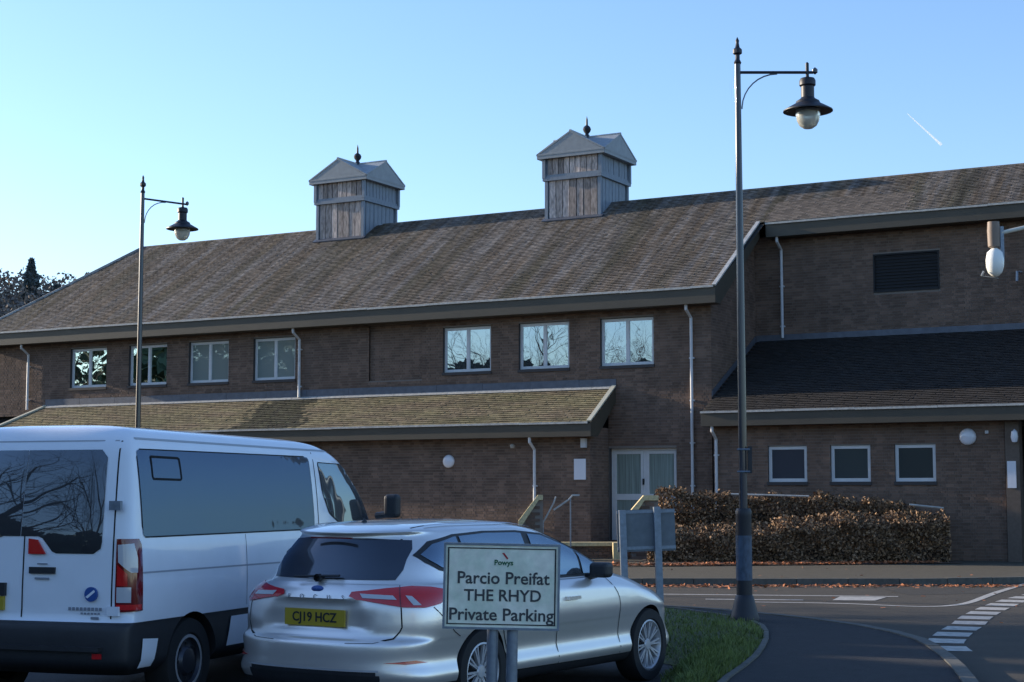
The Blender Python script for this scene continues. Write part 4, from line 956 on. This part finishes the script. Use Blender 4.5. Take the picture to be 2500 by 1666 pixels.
for s_ in (1,-1):
    patch('side_window', M_glassv, van, sd, rrect(-.74,2.27,1.36,2.03,.03), .006, .12, s_)
    line('window_seal', M_gap, van, sd, rrect(-.745,2.275,1.355,2.035,.03)+[(2.275,2.0)], .012, .004, s_, 70)
    if s_ == 1:
        line('vent_frame', M_gap, van, sd, [(-.55,1.98),(-.12,1.975),(-.11,1.80),(-.55,1.805),(-.55,1.98)], .018, .009, s_, 40)
    patch('cab_window', M_glassc, van, sd, [(2.47,1.98),(3.0,1.97),(3.22,1.90),(3.48,1.68),(3.72,1.48),(3.66,1.42),(2.85,1.40),(2.62,1.50),(2.50,1.70)], .006, .08, s_)
    line('window_seal', M_gap, van, sd, [(2.47,1.98),(3.0,1.97),(3.22,1.90),(3.48,1.68),(3.72,1.48),(3.66,1.42),(2.85,1.40),(2.62,1.50),(2.50,1.70),(2.47,1.98)], .02, .004, s_, 50)
    line('door_gap', M_gap, van, sd, [(2.38,2.08),(2.37,1.4),(2.38,.45)], .012, .002, s_, 20)
    line('crease', mat('crease_shade', (.3,.32,.36), .4), van, sd, [(-.78,1.085),(3.9,1.06)], .014, .002, s_, 30)  # grey strips: shade along the side pressings is painted on
    line('pressing', mat('crease_shade', (.3,.32,.36), .4), van, sd, [(2.45,1.30),(3.9,1.22)], .012, .002, s_, 20)
    line('roof_seam', mat('seam_grey', (.35,.37,.4), .5), van, sd, [(-.7,2.12),(2.9,2.10)], .016, .004, s_, 40)
    line('panel_gap', M_gap, van, sd, [(.9,1.34),(.9,.74)], .006, .002, s_, 10)
    patch('sill_panel', M_white, van, sd, [(-.79,.37),(-.60,.37),(-.55,.57),(-.77,.585)], .012, .05, s_)
    patch('sill_panel', M_white, van, sd, [(.55,.42),(3.1,.42),(3.1,.66),(.62,.66)], .010, .12, s_)
    patch('tail_lamp', M_redd, van, cn, [(18,1.345),(70,1.345),(78,1.30),(80,.80),(18,.79)], .012, .03, s_, .004)
    patch('lamp_lens', M_clear, van, cn, [(22,1.30),(55,1.31),(62,1.20),(62,1.09),(50,1.09),(24,1.17)], .016, .03, s_, .004)
    patch('lamp_lens', M_red, van, cn, [(22,1.15),(44,1.08),(44,.99),(22,.99)], .016, .03, s_, .004)
    patch('lamp_lens', M_clear, van, cn, [(22,.98),(50,.98),(50,.865),(22,.865)], .016, .03, s_, .004)
    patch('lamp_lens', M_red, van, cn, [(22,.85),(74,.85),(74,.81),(22,.81)], .016, .03, s_, .004)
    line('door_gap', M_gap, van, re, [(.80,2.10),(.825,1.36),(.825,.74)], .012, .002, s_, 20)
    patch('rear_window', M_glassr if False else M_glassr, van, re, [(.003,1.36),(.16,1.36),(.20,1.345),(.29,1.245),(.33,1.23),(.66,1.23),(.72,1.27),(.73,1.32),(.715,1.97),(.66,2.03),(.003,2.03)], .006, .07, s_)
    for hz in (1.60, .80):
        hg = MB(); hg.box((s_*.80,-.955,hz-.035),(s_*.90,-.925,hz+.035)); hg.build('hinge', M_galv if hz > 1 else M_white, van)
    patch('fog_reflector', M_red, van, re, [(.72,.445),(.80,.445),(.80,.485),(.72,.485)], .008, .04, s_)
    mb = MB(); mb.box((-.09,-.06,-.11),(.07,.06,.13)); o = mb.build('door_mirror', M_plas, van); o.location = (s_*1.16,3.72,1.55); bv = o.modifiers.new('b','BEVEL'); bv.width=.04; bv.segments=3
    if s_ < 0: o.scale = (-1,1,1)
    mc = MB(); mc.tube([(s_*.95,3.78,1.46),(s_*1.12,3.72,1.48)], .035, 8); mc.build('mirror_arm', M_plas, van)
line('door_gap', M_gap, van, re, [(.035,1.36),(.035,.74)], .012, .003, 1, 10)
line('roof_seam', mat('seam_grey', (.35,.37,.4), .5), van, re, [(-.78,2.10),(.78,2.10)], .01, .003, 1, 10)
patch('windscreen', M_glassv, van, fo, [(-.72,1.42),(.72,1.42),(.66,1.98),(-.66,1.98)], .005, .1)
b = MB(); b.box((.10,-.962,1.075),(.33,-.938,1.125)); b.build('door_handle', M_plas, van)
b = MB(); b.prism([(.09,-.962,1.225),(.245,-.962,1.225),(.17,-.962,1.335),(.09,-.962,1.345)], (0,.012,0)); b.build('reflector', M_red, van)
b = MB(); b.box((-.62,-.975,.90),(-.11,-.94,1.0)); b.build('plate_lamp', M_plas, van)
b = MB(); b.box((-.64,-.975,.79),(-.12,-.945,.895)); b.build('number_plate', M_yel, van)
b = MB(); b.lathe([(.001,-.962),(.056,-.962),(.056,-.945)], (.66,0,.925), 20, 'y'); lg = b.build('emblem', M_blue, van)
b = MB(); b.prism([(.615,-.9645,.905),(.635,-.9645,.895),(.70,-.9645,.945),(.69,-.9645,.96)], (0,.001,0)); b.build('emblem_stripe', M_white, van)
b = MB()
x = .46
while x < .75: b.box((x,-.9545,.80),(x+.024,-.953,.825)); x += .034
x = .57
while x < .75: b.box((x,-.9545,.772),(x+.02,-.953,.786)); x += .03
b.box((.66,-.9545,.735),(.73,-.953,.755)); b.build('small_print', M_grey, van)
b = MB(); b.box((.17,-.955,1.145),(.26,-.95,1.155)); b.box((.15,-.955,1.03),(.28,-.95,1.045)); b.build('badge_print', M_grey, van)
b = MB(); b.box((-.8,-1.06,.50),(.8,-.99,.535)); b.build('bumper_step', M_plas, van)
for s_ in (1,-1):
    for wy in (0, 3.68): wheel(van, s_*.86, wy, .345, .225, .215, 'steel', s_)

# ------------------------------------------------------------------ trees and distance
def tree_mesh(seed, H, levels=5, spread=.55, r0=.34):
    rnd = random.Random(seed); b = MB()
    def grow(p, d, L, r_, lv):
        pts = [p]; rs = [r_]; q = p; dd = d
        for k in range(3):
            dd = (dd+Vector((rnd.gauss(0,.12),rnd.gauss(0,.12),rnd.gauss(.04,.08)))).normalized(); q = q+dd*L/3; pts.append(q); rs.append(r_*(1-.13*(k+1)))
        b.tube(pts, rs, 5 if lv < 3 else 3, cap=False)
        if lv >= levels: return
        nb = 3 if lv < 2 else rnd.choice((2,3))
        for k in range(nb+(1 if lv > 0 else 2)):
            a = rnd.uniform(0, 6.28); s_ = spread*rnd.uniform(.6,1.3); n1 = dd.orthogonal().normalized(); n2 = dd.cross(n1)
            nd = (dd+(n1*math.cos(a)+n2*math.sin(a))*s_*1.3).normalized(); st = pts[rnd.choice((2,3,3))]
            grow(st, nd, L*rnd.uniform(.6,.8), rs[-1]*.66, lv+1)
    grow(Vector((0,0,0)), Vector((0,0,1)), H*.3, r0, 0)
    return b
def evergreen(name, label, x, y, H, rad, n, m=M_leafe, z0=0, sz=.35, group=None, col=False):
    t = thing(name, label, 'tree', (x,y,z0), 0, group)
    u = rng.random(n); h = H*(.12+.88*u); lim = rad*(1-u)**.75+.05*rad
    lim *= 1+.25*np.sin(h*2.1)+.15*np.sin(h*5)
    a = rng.uniform(0,6.283,n); r_ = lim*np.sqrt(rng.uniform(.3,1,n)); C = np.stack([r_*np.cos(a), r_*np.sin(a), h], 1)
    quads_mesh('crown', leaves(C, sz), m, rng.random(n), t, kind='stuff')
    b = MB(); b.lathe([(H*.025,0),(H*.015,H*.5),(.01,H*.97)], seg=6); b.build('trunk', M_bark, t)
M_ivy = mat('ivy_leaf', (.06,.09,.05), .8, tone=.6)
protos = []
for sd_ in (3, 11, 23):
    o = tree_mesh(sd_, 13).build('branches', M_bark); protos.append(o.data); bpy.data.objects.remove(o)
def bare(x, y, s_, k, label):
    t = thing('bare_tree', label, 'tree', (x,y,0), random.uniform(0,6), 'bare trees round the car park'); o = link('branches', protos[k], t); o.scale = (s_,s_,s_)
bt = [(-24,0),(-21,-5),(-27,-8),(-18,-9),(-31,2),(-15,-13),(-34,-6),(-38,8),(-42,16),(-46,24),(-50,12),(-40,-2),(-26,-16),(-10,-20),(-55,20),(-18.5,30.8),(-24.5,34.5)]
for k, (x, y) in enumerate(bt): bare(x, y, random.uniform(.8,1.15), k%3, 'bare winter tree behind the camera, reflected in the dark glass')
for k, (x, y) in enumerate([(-34,22),(-30,13),(-39,28),(-37,40),(-43,46),(-33,33)]): bare(x, y, 1.0, k%3, 'bare winter tree left of the car park, mirrored in the upstairs windows')
for k, (x, y, s_) in enumerate([(-42,68,1.0),(-47,66,1.1),(-37,66,.9)]): bare(x, y, s_, k%3, 'leafless tree beyond the left end of the building, '+('middle one','farthest left','nearest the wall')[k])
for k, (x, y, H_, rd) in enumerate([(-44,41,14,4),(-40,36,12.5,3.5),(-49,36,15,4.5),(-46,30,13,4),(-56,42,15,5),(-60,34,14,5),(-30,-4,6.5,6),(-24,-12,5.5,6),(-34,-14,7,7),(-20,-22,6,7),(-38,2,6,6),(-38.5,40.6,17,3.6),(62,58,6,5),(70,52,7,6),(60,66,5.5,5),(74,60,7,7),(66,44,6,6),(56,72,6.5,6),(80,50,8,7)]):  # the tallest narrow one is added, unseen, to shade the nearest lamp pole
    evergreen('ivy_tree', 'leafy tree off to the left, mirrored in the windows' if x < 0 else 'leafy tree far off to the right of the building', x, y, H_, rd*(.9 if k < 6 else 1), (3600 if k < 6 else 2400), M_ivy, sz=(.26 if k < 6 else .5), group='leafy trees left of the car park' if x < 0 else 'leafy trees far to the right')
# unseen conifers added on the left to shade the car park
k = 0
for y in np.arange(4, 34, 2.1):
    evergreen('shade_conifer', 'unseen dark conifer in the row added left of the car park for its shade', -22+.4*math.sin(y), y, (7.9 if y < 17 else 7.25)+.2*math.sin(y*2), 2.8, 4200, sz=.4, group='conifers added left of the car park for shade'); k += 1
b = MB(); b.box((-26,3,0),(-23.5,32,6.3)); b.prism([(-26.3,2.7,6.3),(-23.2,2.7,6.3),(-24.7,2.7,7.2)], (0,29.6,0)); nb = b.build('sun_blocker', M_brick); nb['label'] = 'unseen brick block added behind the conifers to stop the sun'; nb['category'] = 'building'  # unseen block, added to make the shade over the car park solid
# far hill to the left and ring of low country
b = MB(); seg = 96
for k in range(seg):
    for j in range(2):
        q = []
        for kk, jj in ((k,j),(k+1,j),(k+1,j+1),(k,j+1)):
            a = 2*math.pi*kk/seg; rr = (330, 420, 620)[jj]
            hh = (0, 9+5*math.sin(3*a+1)+3*math.sin(7*a), 16+9*math.sin(2*a+.6)+4*math.sin(9*a))[jj]
            q.append((rr*math.sin(a), rr*math.cos(a), hh-.5))
        b.quad(q)
b.build('far_hills', M_hill, kind='structure', smooth=True)
def hz(x, y):   # hill behind the left end
    return max(0, min(1, (y-120)/110))*(29.2+.1*( -x-60))*max(0,min(1,(-x-8)/35))
b = MB(); XS = np.linspace(-200, 0, 30); YS = np.linspace(118, 300, 16)
for i in range(29):
    for j in range(15): b.quad([(XS[i],YS[j],hz(XS[i],YS[j])-.3),(XS[i+1],YS[j],hz(XS[i+1],YS[j])-.3),(XS[i+1],YS[j+1],hz(XS[i+1],YS[j+1])-.3),(XS[i],YS[j+1],hz(XS[i],YS[j+1])-.3)])
b.build('hill', M_hill, kind='structure', smooth=True)
n = 70000; x = rng.uniform(-110,-40,n); y = rng.uniform(135,235,n); cl = np.round(x/4)*4+np.round(y/5)*3.7
z = np.array([hz(a,c) for a, c in zip(x,y)])+rng.uniform(-1,3.6,n)*(.75+.25*np.sin(x*1.3)*np.sin(y*.7))
quads_mesh('woodland', leaves(np.stack([x,y,z],1), .34), M_woods, rng.random(n), kind='stuff')
for x, H_, rd, lb in ((-65.8,6.3,1.3,'tall narrow pine alone on the wooded hill skyline'),(-62.2,3.0,1.8,'low rounded pine right of the tall narrow one on the hill'),(-60.0,3.4,1.8,'dark conifer at the left of the clump above the hip of the roof'),(-58.0,5.0,1.8,'dark pointed conifer highest in the clump by the hip of the roof'),(-56.0,3.6,2,'dark conifer touching the hip of the roof')):
    evergreen('hill_conifer', lb, x, 222, H_, rd, 2600, M_pine, hz(x,222)-.5, .45, 'conifers on the hill')
# vapour trail
ct = MB(); a = Vector((737,3000,706)); c = Vector((800,3000,646)); ct.tube([a.lerp(c,k/6) for k in range(7)], [.3,.8,1.1,1.3,1.6,2.0,2.6], 8)
ct.build('vapour_trail', M_trail, kind='stuff')
